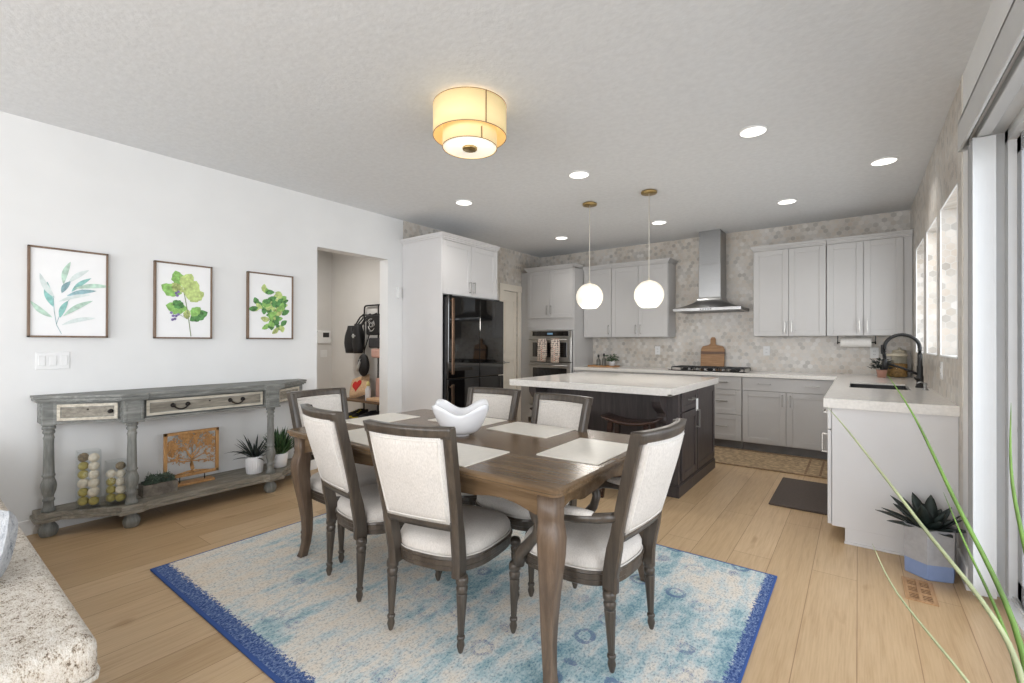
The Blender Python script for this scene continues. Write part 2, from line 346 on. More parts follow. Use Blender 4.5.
def fbox(mb, ax, p0, p1, a0, a1, z0, z1, bev=0, mi=0):
    """box on a cabinet face. ax '-Y': p runs along Y, a along X;  '+X'/'-X': p along X, a along Y"""
    if ax in ('-Y', '+Y'): mb.box(a0, a1, min(p0, p1), max(p0, p1), z0, z1, bev, mi)
    else: mb.box(min(p0, p1), max(p0, p1), a0, a1, z0, z1, bev, mi)
def sgn(ax): return -1 if ax[0] == '-' else 1
def shaker(parent, ax, p, a0, a1, z0, z1, mat, name='door', w=.06, handle=None, hmat=None, hl=.13, flat=False):
    """door or drawer front whose back lies on plane p; handle = ('v'|'h', a, z)"""
    s = sgn(ax); mb = MB(); f = p+s*.02
    if flat: fbox(mb, ax, p, f, a0, a1, z0, z1, .002)
    else:
        fbox(mb, ax, p, p+s*.01, a0+w*.5, a1-w*.5, z0+w*.5, z1-w*.5)
        fbox(mb, ax, p, f, a0, a0+w, z0, z1, .0025); fbox(mb, ax, p, f, a1-w, a1, z0, z1, .0025)
        fbox(mb, ax, p, f, a0+w, a1-w, z0, z0+w, .0025); fbox(mb, ax, p, f, a0+w, a1-w, z1-w, z1, .0025)
        for q in (.006,):
            fbox(mb, ax, p, p+s*.013, a0+w, a1-w, z0+w, z1-w, .0)
            fbox(mb, ax, p, p+s*.0165, a0+w, a0+w+q, z0+w, z1-w); fbox(mb, ax, p, p+s*.0165, a1-w-q, a1-w, z0+w, z1-w)
            fbox(mb, ax, p, p+s*.0165, a0+w, a1-w, z0+w, z0+w+q); fbox(mb, ax, p, p+s*.0165, a0+w, a1-w, z1-w-q, z1-w)
    d = mb.build(name, mat, parent)
    hs = handle if isinstance(handle, list) else ([handle] if handle else [])
    for k, a, z in hs: pull(d, ax, f, k, a, z, hl, hmat or NICK)
    return d
def pull(parent, ax, f, k, a, z, hl, mat):
    s = sgn(ax); h = MB(); o0 = f+s*.026; o1 = f+s*.036
    if k == 'v':
        fbox(h, ax, o0, o1, a-.005, a+.005, z-hl/2, z+hl/2, .002)
        for e in (-1, 1): fbox(h, ax, f, o0+s*.002, a-.005, a+.005, z+e*(hl/2-.006)-.005, z+e*(hl/2-.006)+.005)
    else:
        fbox(h, ax, o0, o1, a-hl/2, a+hl/2, z-.005, z+.005, .002)
        for e in (-1, 1): fbox(h, ax, f, o0+s*.002, a+e*(hl/2-.006)-.005, a+e*(hl/2-.006)+.005, z-.005, z+.005)
    return h.build('handle', mat, parent)
def rot(axis, a): return Matrix.Rotation(a, 4, axis)
def leaf(mb, base, d, ln, wd, droop=.3, mi=0, n=6, thick=.0012, fold=.25):
    """one blade-shaped leaf, a thin solid"""
    base = Vector(base); d = Vector(d).normalized(); side = d.cross(Vector((0, 0, 1)))
    if side.length < .05: side = d.cross(Vector((0, 1, .2)))
    side.normalize(); p = base.copy(); rings = []
    for i in range(n+1):
        t_ = i/n; wdt = wd*(math.sin(PI*(.12+.88*t_))**.8 if t_ < 1 else 0)+.0006
        up = side.cross(d).normalized(); th = thick*(1-.6*t_)
        rings.append([p-side*wdt/2+up*wdt*fold, p-up*th, p+side*wdt/2+up*wdt*fold, p+up*th])
        p = p+d*(ln/n); d = (d+Vector((0, 0, -droop/n))).normalized(); side = d.cross(Vector((0, 0, 1)))
        if side.length < .05: side = Vector((1, 0, 0))
        side.normalize()
    mb.loft(rings, mi)
# ------------------------------------------------------------------ the room
LW, RW, BW, CH, RY = -4.37, .46, 6.65, 2.74, -4.2
HX, HY = -6.75, 4.2
fl = MB(); fl.box(-8.4, .66, RY-.2, BW+.2, -.1, 0); struct(fl, 'floor', FLOOR)
c = MB(); c.box(-8.4, .66, RY-.2, BW+.2, CH, CH+.12); struct(c, 'ceiling', CEIL)
c = MB()
c.box(LW-.15, LW, RY, 2.555, 0, CH); c.box(LW-.15, LW, 2.555, 3.432, 2.24, CH); c.box(LW-.15, LW, 3.432, 3.652, 0, CH)
c.box(LW-.15, LW, 3.652, 5.60, 0, CH, mi=1); c.box(LW-.15, LW, 5.60, 5.985, 2.085, CH, mi=1); c.box(LW-.15, LW, 5.985, BW+.15, 0, CH, mi=1)
struct(c, 'wall_left', [WHITE, TILE])
c = MB(); c.box(LW, RW+.2, BW, BW+.15, 0, CH); struct(c, 'wall_back', TILE)
WN = [(3.66, 4.35), (4.52, 5.145), (5.355, 6.01)]; WZ = (1.185, 2.2)
c = MB(); ys = [3.5]+[v for ww in WN for v in ww]+[BW]
for i in range(0, len(ys), 2): c.box(RW, RW+.2, ys[i], ys[i+1], 0, CH, mi=1)
for a, b in WN: c.box(RW, RW+.2, a, b, 0, WZ[0], mi=1); c.box(RW, RW+.2, a, b, WZ[1], CH, mi=1)
c.box(RW, RW+.2, 3.33, 3.5, 0, CH); c.box(RW, RW+.2, .3, 3.33, 2.33, CH)
c.box(RW, RW+.2, -.6, .3, 0, CH); c.box(RW, RW+.2, -3.5, -.6, 0, .5); c.box(RW, RW+.2, -3.5, -.6, 2.3, CH); c.box(RW, RW+.2, RY, -3.5, 0, CH)
struct(c, 'wall_right', [WHITE, TILE])
c = MB(); c.box(LW, RW, RY-.15, RY, 0, .4); c.box(LW, RW, RY-.15, RY, 2.45, CH)
for x0, x1 in ((LW, -4.2), (-2.1, -1.9), (.2, RW)): c.box(x0, x1, RY-.15, RY, .4, 2.45)
struct(c, 'wall_rear', WHITE)
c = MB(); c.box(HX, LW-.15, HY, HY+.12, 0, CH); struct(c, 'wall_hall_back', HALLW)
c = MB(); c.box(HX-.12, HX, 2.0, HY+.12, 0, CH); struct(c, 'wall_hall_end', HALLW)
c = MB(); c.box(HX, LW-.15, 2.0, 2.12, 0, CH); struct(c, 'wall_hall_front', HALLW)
c = MB()
c.box(LW, LW+.013, RY, 2.555, 0, .10, .004); c.box(LW, LW+.013, 3.432, 3.64, 0, .10, .004); struct(c, 'baseboard_left', TRIM)
c = MB(); c.box(RW-.013, RW+.08, 3.317, 3.33, 0, .12, .003); c.box(RW-.013, RW, 3.33, 3.6, 0, .12, .003); struct(c, 'baseboard_right', TRIM)
c = MB(); c.box(RW-.006, RW+.002, 3.49, 3.502, .93, CH); struct(c, 'trim_1', plain('tile_edge_trim', (206, 200, 190), .4))
c = MB(); c.box(HX, LW-.15, HY-.013, HY, 0, .1); c.box(HX, HX+.013, 2.12, HY-.013, 0, .1); struct(c, 'baseboard_hall', TRIM)
c = MB(); c.box(.66, 12, -6, 14, -.16, -.04); struct(c, 'patio', PATIO)
for i, (a, b) in enumerate(WN):
    c = MB(); x0, x1 = RW+.14, RW+.19; fw = .03
    c.box(x0, x1, a, a+fw, WZ[0], WZ[1]); c.box(x0, x1, b-fw, b, WZ[0], WZ[1]); c.box(x0, x1, a+fw, b-fw, WZ[0], WZ[0]+fw); c.box(x0, x1, a+fw, b-fw, WZ[1]-fw, WZ[1])
    # slim white edge trim round the tiled reveal, and a white sill board
    e = .006
    c.box(RW-.003, RW+.004, a, a+e, WZ[0], WZ[1]); c.box(RW-.003, RW+.004, b-e, b, WZ[0], WZ[1]); c.box(RW-.003, RW+.004, a, b, WZ[1]-e, WZ[1]); c.box(RW-.006, RW+.14, a, b, WZ[0], WZ[0]+.010)
    wf = struct(c, 'window_%d' % (i+1), TRIM)
    c = MB(); c.box(RW+.163, RW+.169, a+fw, b-fw, WZ[0]+fw, WZ[1]-fw); c.build('window_pane', CLEAR, wf)
# patio slider: frame, two sashes with glass
c = MB(); X0, X1 = RW+.13, RW+.2
c.box(X0, X1, .3, .36, 0, 2.33); c.box(X0, X1, 3.27, 3.33, 0, 2.33); c.box(X0, X1, .3, 3.33, 2.27, 2.33); c.box(X0-.02, X1, .3, 3.33, 0, .03)
for z in (.03,): c.box(X0+.01, X0+.02, .36, 3.27, z, z+.012); c.box(X0+.045, X0+.055, .36, 3.27, z, z+.012)
d1 = struct(c, 'door_1', TRIM)
for (a, b, xx) in ((.36, 1.86, X0+.015), (1.78, 3.27, X0+.045)):
    c = MB()
    c.box(xx-.015, xx+.015, a, a+.075, .04, 2.27, .004); c.box(xx-.015, xx+.015, b-.075, b, .04, 2.27, .004)
    c.box(xx-.015, xx+.015, a, b, .04, .13, .004); c.box(xx-.015, xx+.015, a, b, 2.19, 2.27, .004)
    sh = c.build('sash', DOORF, d1); c = MB(); c.box(xx-.004, xx+.004, a+.07, b-.07, .12, 2.2); c.build('glass_pane', CLEAR, sh)
# rear and living-room windows (behind the camera)
for i, (x0, x1) in enumerate(((-4.2, -2.1), (-1.9, .2))):
    c = MB()
    for a, b in ((x0, x0+.05), (x1-.05, x1), ((x0+x1)/2-.025, (x0+x1)/2+.025)): c.box(a, b, RY-.1, RY-.04, .4, 2.45)
    c.box(x0, x1, RY-.1, RY-.04, .4, .46); c.box(x0, x1, RY-.1, RY-.04, 2.39, 2.45); struct(c, 'window_%d' % (4+i), TRIM)
c = MB()
for a, b in ((-3.5, -3.44), (-.66, -.6), (-2.08, -2.02)): c.box(RW+.06, RW+.12, a, b, .5, 2.3)
c.box(RW+.06, RW+.12, -3.5, -.6, .5, .56); c.box(RW+.06, RW+.12, -3.5, -.6, 2.24, 2.3); struct(c, 'window_6', TRIM)
# pantry door on the left wall
c = MB(); PA, PB, PZ = 5.60, 5.985, 2.085
c.box(LW, LW+.018, PA-.085, PA, 0, PZ+.0, .003); c.box(LW, LW+.018, PB, PB+.085, 0, PZ, .003); c.box(LW, LW+.024, PA-.095, PB+.09, PZ, PZ+.10, .003)
CRT = plain('warm_lit_door_paint', (232, 224, 210), .4, var=.01); dd = struct(c, 'door_2', CRT)  # white door; the cream cast of the light is put into its paint
m = MB(); m.box(LW-.06, LW-.02, PA+.003, PB-.003, .01, PZ-.003)
for z0, z1 in ((.12, .55), (.65, 1.02), (1.12, 1.94)):
    y0, y1 = PA+.07, PB-.07
    for q in ((y0, y0+.012, z0, z1), (y1-.012, y1, z0, z1), (y0, y1, z0, z0+.012), (y0, y1, z1-.012, z1)): m.box(LW-.02, LW-.012, *q)
    m.box(LW-.02, LW-.014, y0+.03, y1-.03, z0+.03, z1-.03, .003)
leafd = m.build('door_panel', CRT, dd)
m = MB(); m.lathe([(.026, 0), (.026, .008), (.01, .012), (.01, .04)], (LW-.02, PA+.05, .97), 16, M=rot('Y', PI/2)); m.box(LW+.012, LW+.024, PA+.04, PA+.15, .963, .977, .004); m.build('lever_handle', NICK, leafd)
# ------------------------------------------------------------------ vertical blind at the slider
vb = thing('vertical_blind', 'stacked white vertical blind under a white valance at the glass sliding door', 'blind', (RW+.06, 3.2, 0))
m = MB(); m.box(RW-.036, RW-.022, .2, 3.37, 2.285, 2.44, .003); m.box(RW-.036, RW-.001, 3.358, 3.37, 2.285, 2.44); m.box(RW-.036, RW-.001, .2, 3.37, 2.428, 2.44); m.build('valance', VANE, vb)
m = MB(); m.box(RW+.01, RW+.06, .35, 3.3, 2.288, 2.33, .004); m.build('head_rail', VANE, vb)
for i, (vx, vy, a) in enumerate(((RW+.030, 3.285, .18), (RW+.033, 3.256, .1), (RW+.031, 3.228, .2), (RW+.034, 3.2, .12), (RW+.032, 3.172, .16))):
    m = MB(); ring = []
    for z in (.045, 1.2, 2.282):
        pts = []
        for k in range(9): u = (k-4)/4*.042; pts.append((u, .008*(1-(u/.042)**2)))
        pts += [(x, y-.0014) for x, y in pts[::-1]]
        ca, sa = math.cos(a), math.sin(a); ring.append([(vx+x*ca-y*sa, vy+x*sa+y*ca, z) for x, y in pts])
    m.loft(ring, smooth=False); m.build('vane', VANE, vb)
m = MB(); m.tube([(RW+.012, 3.30, 2.28), (RW+.006, 3.305, 1.4), (RW+.012, 3.30, .62), (RW+.02, 3.296, .60), (RW+.026, 3.297, .64), (RW+.022, 3.30, 1.4), (RW+.026, 3.297, 2.28)], .002, 6); m.build('pull_cord', VANE, vb)
tag(MB().box(RW+.022, RW+.05, 3.302, 3.316, .40, .445, .002).box(RW+.026, RW+.046, 3.300, 3.303, .42, .426).build('tension_clip', plain('grey_clip', (186, 186, 184), .5)), 'small grey cord clip low on the white jamb above the baseboard', 'clip')
# ------------------------------------------------------------------ refrigerator surround and refrigerator
fc = thing('refrigerator_cabinet', 'tall greige cabinet surround with two doors above the black refrigerator', 'cabinet', (-4.03, 4.15, 0))
m = MB(); XF = -3.703
LF = LW+.003; m.box(LF, XF, 3.64, 3.66, 0, 2.44, .002); m.box(LF, XF, 4.615, 4.635, 0, 2.44, .002); m.box(LF, XF-.022, 3.66, 4.615, 1.82, 2.44); m.box(LF, LF+.015, 3.66, 4.615, 0, 1.82); m.build('carcass', CABL, fc)
def crown(mb, poly_out, z0, z1):
    """stepped crown: list of boxes (x0,x1,y0,y1) grown outwards"""
    h = z1-z0
    for g, a, b in ((.0, 0, .35), (.014, .25, .6), (.028, .55, .82), (.036, .8, 1)):
        for x0, x1, y0, y1, dx0, dx1, dy0, dy1 in poly_out: mb.box(x0-g*dx0, x1+g*dx1, y0-g*dy0, y1+g*dy1, z0+h*a, z0+h*b, .002)
m = MB(); crown(m, [(LW+.003, XF, 3.64, 4.635, 0, 1, 1, .3)], 2.435, 2.50); m.build('crown', CABL, fc)
shaker(fc, '+X', XF-.022, 3.664, 4.137, 1.825, 2.43, CABL, handle=('v', 4.105, 1.93))
shaker(fc, '+X', XF-.022, 4.141, 4.614, 1.825, 2.43, CABL, handle=('v', 4.173, 1.93))
fr = thing('refrigerator', 'black glass-front refrigerator with a tall bronze handle at its left edge', 'refrigerator', (-3.98, 4.16, 0))
m = MB(); m.box(-4.33, -3.66, 3.672, 4.605, .03, 1.785, .006); m.box(-4.2, -3.8, 3.75, 4.55, 0, .03); m.build('body', BLK, fr)
FX = -3.625
for i, (z0, z1) in enumerate(((.87, 1.80), (.06, .862))):
    for j, (y0, y1) in enumerate(((3.672, 4.20), (4.204, 4.665))):
        d = MB().box(-3.657, FX, y0, y1, z0, z1, .006).build('door', BLKGL, fr)
        if j == 0:
            h = MB(); zt, zb = (z1-.03, z0+.05) if i == 0 else (z1-.05, z0+.16)
            h.box(FX+.035, FX+.055, y0+.006, y0+.046, zb, zt, .008, seg=3)
            for z in (zb+.03, zt-.03): h.tube([(FX, y0+.026, z), (FX+.045, y0+.026, z)], .009, 8)
            h.build('handle', BRONZE, d)
for ya in (3.69, 4.54): MB().box(-3.80, -3.64, ya, ya+.06, 1.785, 1.812, .003).build('hinge_cover', BLK, fr)
# ------------------------------------------------------------------ oven tower
ot = thing('oven_cabinet', 'tall greige oven cabinet in the corner with a pair of upper doors', 'cabinet', (-3.80, 6.33, 0))
BWC = BW-.003; UF = 6.34; TF = 6.05; m = MB()
m.box(-4.22, -3.37, TF, BWC, .1, .30); m.box(-4.22, -3.37, TF, BWC, 1.47, 2.40); m.box(-4.22, -4.165, TF, BWC, .3, 1.47); m.box(-3.395, -3.37, TF, BWC, .3, 1.47, .002); m.box(-4.20, -3.39, TF+.07, BWC, 0, .1)
m.box(-4.365, -4.22, TF+.03, TF+.05, 0, 2.40); m.box(-4.165, -3.395, BW-.03, BWC, .3, 1.47); m.build('carcass', CAB, ot)
m = MB(); crown(m, [(-4.22, -3.372, TF-.02, BWC, 1, 0, 1, 0), (-3.39, -3.372, TF-.02, UF-.09, 0, 1, 1, 0)], 2.395, 2.455); m.build('crown', CAB, ot)
shaker(ot, '-Y', TF, -4.205, -3.80, 1.655, 2.39, CAB, handle=('v', -3.832, 1.78)); shaker(ot, '-Y', TF, -3.796, -3.387, 1.655, 2.39, CAB, handle=('v', -3.764, 1.78))
shaker(ot, '-Y', TF, -4.205, -3.387, .105, .29, CAB, 'drawer', handle=('h', -3.8, .20))
def oven(x0, x1, z0, z1, ctrl, label):
    y = TF-.002; o = thing('wall_oven', label, 'oven', ((x0+x1)/2, TF+.25, z0))
    MB().box(x0+.01, x1-.01, y, BW-.06, z0+.005, z1-.005).build('body', BLK, o)
    MB().box(x0, x1, y-.02, y, z0, z1, .003).build('face_frame', STEELL, o)
    zt = z1
    if ctrl:
        cp = MB().box(x0+.055, x1-.055, y-.026, y-.018, z1-.085, z1-.012, .002).build('control_panel', BLKGL, o); zt = z1-.10
        MB().box((x0+x1)/2-.05, (x0+x1)/2+.05, y-.0275, y-.026, z1-.065, z1-.035).build('display', emit('oven_clock_glow', (120, 160, 190), .06), cp)
    d = MB().box(x0+.012, x1-.012, y-.045, y-.02, z0+.012, zt-.006, .004).build('door', STEELL, o)
    MB().box(x0+.075, x1-.075, y-.049, y-.044, z0+.075, zt-.085, .004).build('window', BLKGL, d)
    h = MB(); zz = zt-.043; h.tube([(x0+.05, y-.095, zz), (x1-.05, y-.095, zz)], .011, 12)
    for x in (x0+.08, x1-.08): h.tube([(x, y-.045, zz), (x, y-.095, zz)], .008, 8)
    h.build('handle', STEELL, d); return zz, y-.095
hz, hy = oven(-4.16, -3.40, .985, 1.465, True, 'stainless upper wall oven with black control strip and two towels on it')
oven(-4.16, -3.40, .31, .978, False, 'stainless lower wall oven with a wide black window under the first oven')
for i, (x0, x1) in enumerate(((-3.955, -3.80), (-3.715, -3.57))):
    rings = []
    for q in range(9):
        t_ = q/8; prof = []
        x = x0+(x1-x0)*t_; wv = .004*math.sin(t_*9+i)
        prof = [(hy+.016, hz-.26), (hy+.016, hz-.05), (hy+.014, hz), (hy+.008, hz+.013), (hy, hz+.016), (hy-.009, hz+.013), (hy-.0145, hz), (hy-.017+wv, hz-.1), (hy-.02+wv, hz-.33-.01*i)]
        inner = [(a*.0+a+(.003 if a < hy else -.003), b-(.003 if b > hz else 0)) for a, b in prof[::-1]]
        rings.append([(x, a, b) for a, b in prof+inner])
    t = MB().loft(rings).build('tea_towel', TOWEL)
    tag(t, ('orange and cream patterned tea towel, left one on the upper oven handle' if i == 0 else 'orange and cream patterned tea towel, right one on the upper oven handle'), 'towel', 'tea towels on the oven handle')
# ------------------------------------------------------------------ wall cabinets
UF = 6.34
uc = thing('wall_cabinet', 'single-door greige wall cabinet between oven cabinet and the double-door one', 'cabinet', (-3.14, 6.5, 1.36))
MB().box(-3.368, -2.908, UF, BWC, 1.36, 2.38, .001).build('carcass', CAB, uc)
m = MB(); crown(m, [(-3.368, -2.908, UF-.02, BWC, 0, 0, 1, 0)], 2.375, 2.435); m.build('crown', CAB, uc)
shaker(uc, '-Y', UF, -3.355, -2.911, 1.362, 2.372, CAB, handle=('v', -2.945, 1.47))
uc = thing('wall_cabinet', 'double-door greige wall cabinet just left of the range hood', 'cabinet', (-2.49, 6.5, 1.36))
MB().box(-2.906, -2.075, UF, BWC, 1.36, 2.38, .001).build('carcass', CAB, uc)
m = MB(); crown(m, [(-2.906, -2.075, UF-.02, BWC, 0, 1, 1, 0)], 2.375, 2.435); m.build('crown', CAB, uc)
shaker(uc, '-Y', UF, -2.903, -2.498, 1.362, 2.372, CAB, handle=('v', -2.53, 1.47)); shaker(uc, '-Y', UF, -2.494, -2.082, 1.362, 2.372, CAB, handle=('v', -2.462, 1.47))
for k, (x0, x1, xm, lab) in enumerate(((-1.03, -.288, -.655, 'double-door greige wall cabinet just right of the range hood'), (-.284, .455, .048, 'double-door greige wall cabinet in the corner above the paper towel'))):
    uc = thing('wall_cabinet', lab, 'cabinet', ((x0+x1)/2, 6.5, 1.36)); xr = x1-.004 if k == 0 else .382
    MB().box(x0, x1, UF, BWC, 1.36, 2.40, .001).build('carcass', CAB, uc)
    m = MB(); crown(m, [(x0, x1, UF-.02, BWC, 1-k, 0, 1, 0)], 2.395, 2.455); m.build('crown', CAB, uc)
    if k: MB().box(.386, .455, UF-.004, UF+.0, 1.36, 2.40).build('filler', CAB, uc)
    shaker(uc, '-Y', UF, x0+.004, xm-.002, 1.362, 2.392, CAB, handle=('v', xm-.035, 1.47)); shaker(uc, '-Y', UF, xm+.002, xr, 1.362, 2.392, CAB, handle=('v', xm+.035, 1.47))
# ------------------------------------------------------------------ range hood
rh = thing('range_hood', 'stainless steel chimney range hood on the tiled wall above the cooktop', 'hood', (-1.5, 6.4, 1.69))
hx = -1.54
m = MB(); m.box(hx-.135, hx+.135, 6.33, BW-.003, 1.86, 2.3, .003); m.box(hx-.131, hx+.131, 6.334, BW-.003, 2.3, CH, .003); m.build('chimney', STEEL, rh)
rings = []
for t_ in [i/8 for i in range(9)]:
    e = (1-t_)**2.2; hw = .14+(.41-.14)*e; y0 = 6.325-(6.325-6.14)*e; z = 1.725+.15*t_
    rings.append([(hx-hw, y0, z), (hx+hw, y0, z), (hx+hw, BW-.003, z), (hx-hw, BW-.003, z)])
MB().loft(rings, smooth=False).box(hx-.41, hx+.41, 6.14, BW-.003, 1.688, 1.727, .003).build('canopy', STEEL, rh)
MB().box(hx-.36, hx+.36, 6.2, 6.6, 1.684, 1.689).build('filter_panel', brushed('hood_filter_mesh', (120, 120, 122), .4), rh)
m = MB()
for i in range(5): m.lathe([(.008, 0), (.008, .004)], (hx-.06+i*.03, 6.14, 1.707), 12, M=rot('X', PI/2))
m.build('button', BLK, rh)
# ------------------------------------------------------------------ base cabinets on the back wall
BF = 6.07
def base_unit(x0, x1, label, fronts):
    b = thing('base_cabinet', label, 'cabinet', ((x0+x1)/2, 6.35, 0))
    MB().box(x0, x1, BF, BWC, .1, .879).build('carcass', CAB, b)
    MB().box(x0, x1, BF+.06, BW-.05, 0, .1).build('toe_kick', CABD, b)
    for kind, a0, a1, z0, z1, h in fronts:
        shaker(b, '-Y', BF, a0, a1, z0, z1, CAB, kind, handle=h, flat=(kind == 'drawer' and z1-z0 < .17))
    return b
base_unit(-3.366, -2.46, 'greige base cabinet below the corner of the back counter beside the oven cabinet', [('drawer', -3.36, -2.465, .72, .872, ('h', -2.9, .80)), ('door', -3.36, -2.915, .108, .714, ('v', -2.95, .62)), ('door', -2.911, -2.465, .108, .714, ('v', -2.877, .62))])
base_unit(-2.456, -1.56, 'greige base cabinet under the left side of the cooktop behind the island', [('drawer', -2.45, -1.565, .72, .872, ('h', -2.0, .80)), ('drawer', -2.45, -1.565, .41, .714, ('h', -2.0, .60)), ('drawer', -2.45, -1.565, .108, .404, ('h', -2.0, .30))])
base_unit(-1.556, -1.108, 'narrow greige base cabinet with a stack of three drawers by the island', [('drawer', -1.55, -1.112, .72, .872, ('h', -1.33, .805)), ('drawer', -1.55, -1.112, .42, .714, ('h', -1.33, .575)), ('drawer', -1.55, -1.112, .108, .414, ('h', -1.33, .27))])
base_unit(-1.104, -.14, 'wide greige base cabinet with one long drawer over two doors', [('drawer', -1.10, -.19, .72, .872, [('h', -.87, .80), ('h', -.40, .80)]), ('door', -1.10, -.652, .108, .714, ('v', -.69, .62)), ('door', -.648, -.19, .108, .714, ('v', -.612, .62))])
# sink run on the right wall
SF = -.138
def sink_unit(y0, y1, label, fronts, end=False):
    b = thing('sink_cabinet', label, 'cabinet', (.16, (y0+y1)/2, 0)); m = MB()
    if end:
        m.box(-.134, RW-.001, y0, y0+.02, .1, .879, .001); m.box(-.066, RW-.001, y0, y0+.02, 0, .1)
        m.box(-.07, RW-.001, y0-.008, y0, 0, .016, .003)
        m.build('end_panel', CABL, b); m = MB(); y0 += .02
    m.box(SF, -.115, y0, y1, .1, .879); m.box(-.115, RW-.001, y0, y1, .1, .60); m.box(-.115, RW-.001, y0, y0+.015, .60, .879); m.box(-.115, RW-.001, y1-.015, y1, .60, .879)
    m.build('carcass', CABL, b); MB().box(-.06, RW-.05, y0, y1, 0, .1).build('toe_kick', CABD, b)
    for kind, a0, a1, z0, z1, h in fronts: shaker(b, '-X', SF, a0, a1, z0, z1, CABL, kind, handle=h, flat=(kind == 'drawer'))
sink_unit(3.63, 4.2, 'light greige end cabinet closing the sink counter beside the agave planter', [('drawer', 3.633, 4.197, .72, .872, ('h', 3.92, .80)), ('door', 3.633, 4.197, .108, .714, ('v', 3.69, .62))], True)
sink_unit(4.202, 5.3, 'light greige sink cabinet with two doors under the black sink', [('door', 4.205, 4.75, .108, .872, ('v', 4.71, .72)), ('door', 4.754, 5.297, .108, .872, ('v', 4.79, .72))])
sink_unit(5.302, 6.0, 'light greige corner cabinet at the far end of the sink counter', [('drawer', 5.305, 5.997, .72, .872, ('h', 5.65, .80)), ('door', 5.305, 5.997, .108, .714, ('v', 5.36, .62))])
# quartz countertop, L-shaped, with a cut-out for the sink
SX0, SX1, SY0, SY1 = -.055, .325, 4.62, 5.24
m = MB(); z0, z1 = .88, .92; m.box(-.178, RW-.001, 3.59, 3.625, .862, .88); m.box(-.178, -.162, 3.625, 6.0, .862, .88)
m.box(-3.368, RW-.001, 6.02, BW-.001, z0, z1); m.box(-.178, RW-.001, 3.59, SY0, z0, z1); m.box(-.178, RW-.001, SY1, 6.02, z0, z1); m.box(-.178, SX0, SY0, SY1, z0, z1); m.box(SX1, RW-.001, SY0, SY1, z0, z1)
tag(m.build('countertop', QUARTZ), 'L-shaped pale quartz countertop along the back wall and under the windows', 'countertop')
m = MB(); t = .012; zb = .68
m.box(SX0-t, SX1+t, SY0-t, SY1+t, zb-t, zb); m.box(SX0-t, SX0, SY0-t, SY1+t, zb, .879); m.box(SX1, SX1+t, SY0-t, SY1+t, zb, .879); m.box(SX0, SX1, SY0-t, SY0, zb, .879); m.box(SX0, SX1, SY1, SY1+t, zb, .879)
sk = thing('sink', 'black undermount sink set in the quartz counter by the windows', 'sink', ((SX0+SX1)/2, (SY0+SY1)/2, zb-t)); m.box(SX0, SX0+.004, SY0, SY1, .878, .908).box(SX1-.004, SX1, SY0, SY1, .878, .908).box(SX0, SX1, SY0, SY0+.004, .878, .908).box(SX0, SX1, SY1-.004, SY1, .878, .908).build('basin', plain('black_composite', (24, 23, 23), .45), sk)
MB().lathe([(.045, 0), (.045, .004), (.03, .006)], ((SX0+SX1)/2, (SY0+SY1)/2, zb), 20).build('drain', STEEL, sk)
# faucet
fa = thing('faucet', 'tall matte black gooseneck faucet with pull-down spray arm beside the sink', 'faucet', (.40, 4.95, .92)); fx, fy = .40, 4.95
MB().lathe([(.03, 0), (.03, .008), (.024, .014), (.024, .09), (.02, .10), (.02, .17), (.016, .18), (.016, .27)], (fx, fy, .92), 20).build('body', BLKM, fa)
pts = [(fx, fy, 1.17)]; R_ = .112
for i in range(0, 15): a = PI*i/14; pts.append((fx-R_+R_*math.cos(a), fy, 1.235+R_*math.sin(a)))
pts += [(fx-2*R_, fy, 1.18), (fx-2*R_+.004, fy, 1.14)]
MB().tube(pts, .0125, 12).build('spring_hose', BLKM, fa)
m = MB()
for i in range(46):
    k = i/45*(len(pts)-1); j = min(int(k), len(pts)-2); u = k-j; p = Vector(pts[j]).lerp(Vector(pts[j+1]), u); d = (Vector(pts[j+1])-Vector(pts[j])).normalized()
    Mx = d.to_track_quat('Z', 'Y').to_matrix().to_4x4(); m.lathe([(.0125, -.003), (.0155, 0), (.0125, .003)], p, 10, M=Mx, cap=False)
m.build('spring_coil', BLKM, fa)
MB().lathe([(.014, 0), (.02, .005), (.019, .06), (.015, .09)], (fx-2*R_+.004, fy, 1.055), 16).build('spray_head', BLKM, fa)
MB().tube([(fx, fy, 1.02), (fx-.1, fy, 1.07), (fx-2*R_+.004, fy, 1.115)], [.011, .009, .009], 10).build('holder_arm', BLKM, fa)
MB().tube([(fx-.01, fy-.02, .985), (fx-.03, fy-.06, .99), (fx-.04, fy-.11, 1.005)], [.011, .008, .006], 10).build('lever', BLKM, fa)
tag(MB().lathe([(.02, 0), (.02, .01), (.012, .014), (.012, .05), (.008, .055)], (.41, 4.70, .92), 16).tube([(.41, 4.70, .972), (.38, 4.70, .98), (.355, 4.70, .966)], .006, 8).build('soap_dispenser', STEEL), 'short steel soap dispenser beside the base of the black faucet', 'soap dispenser')
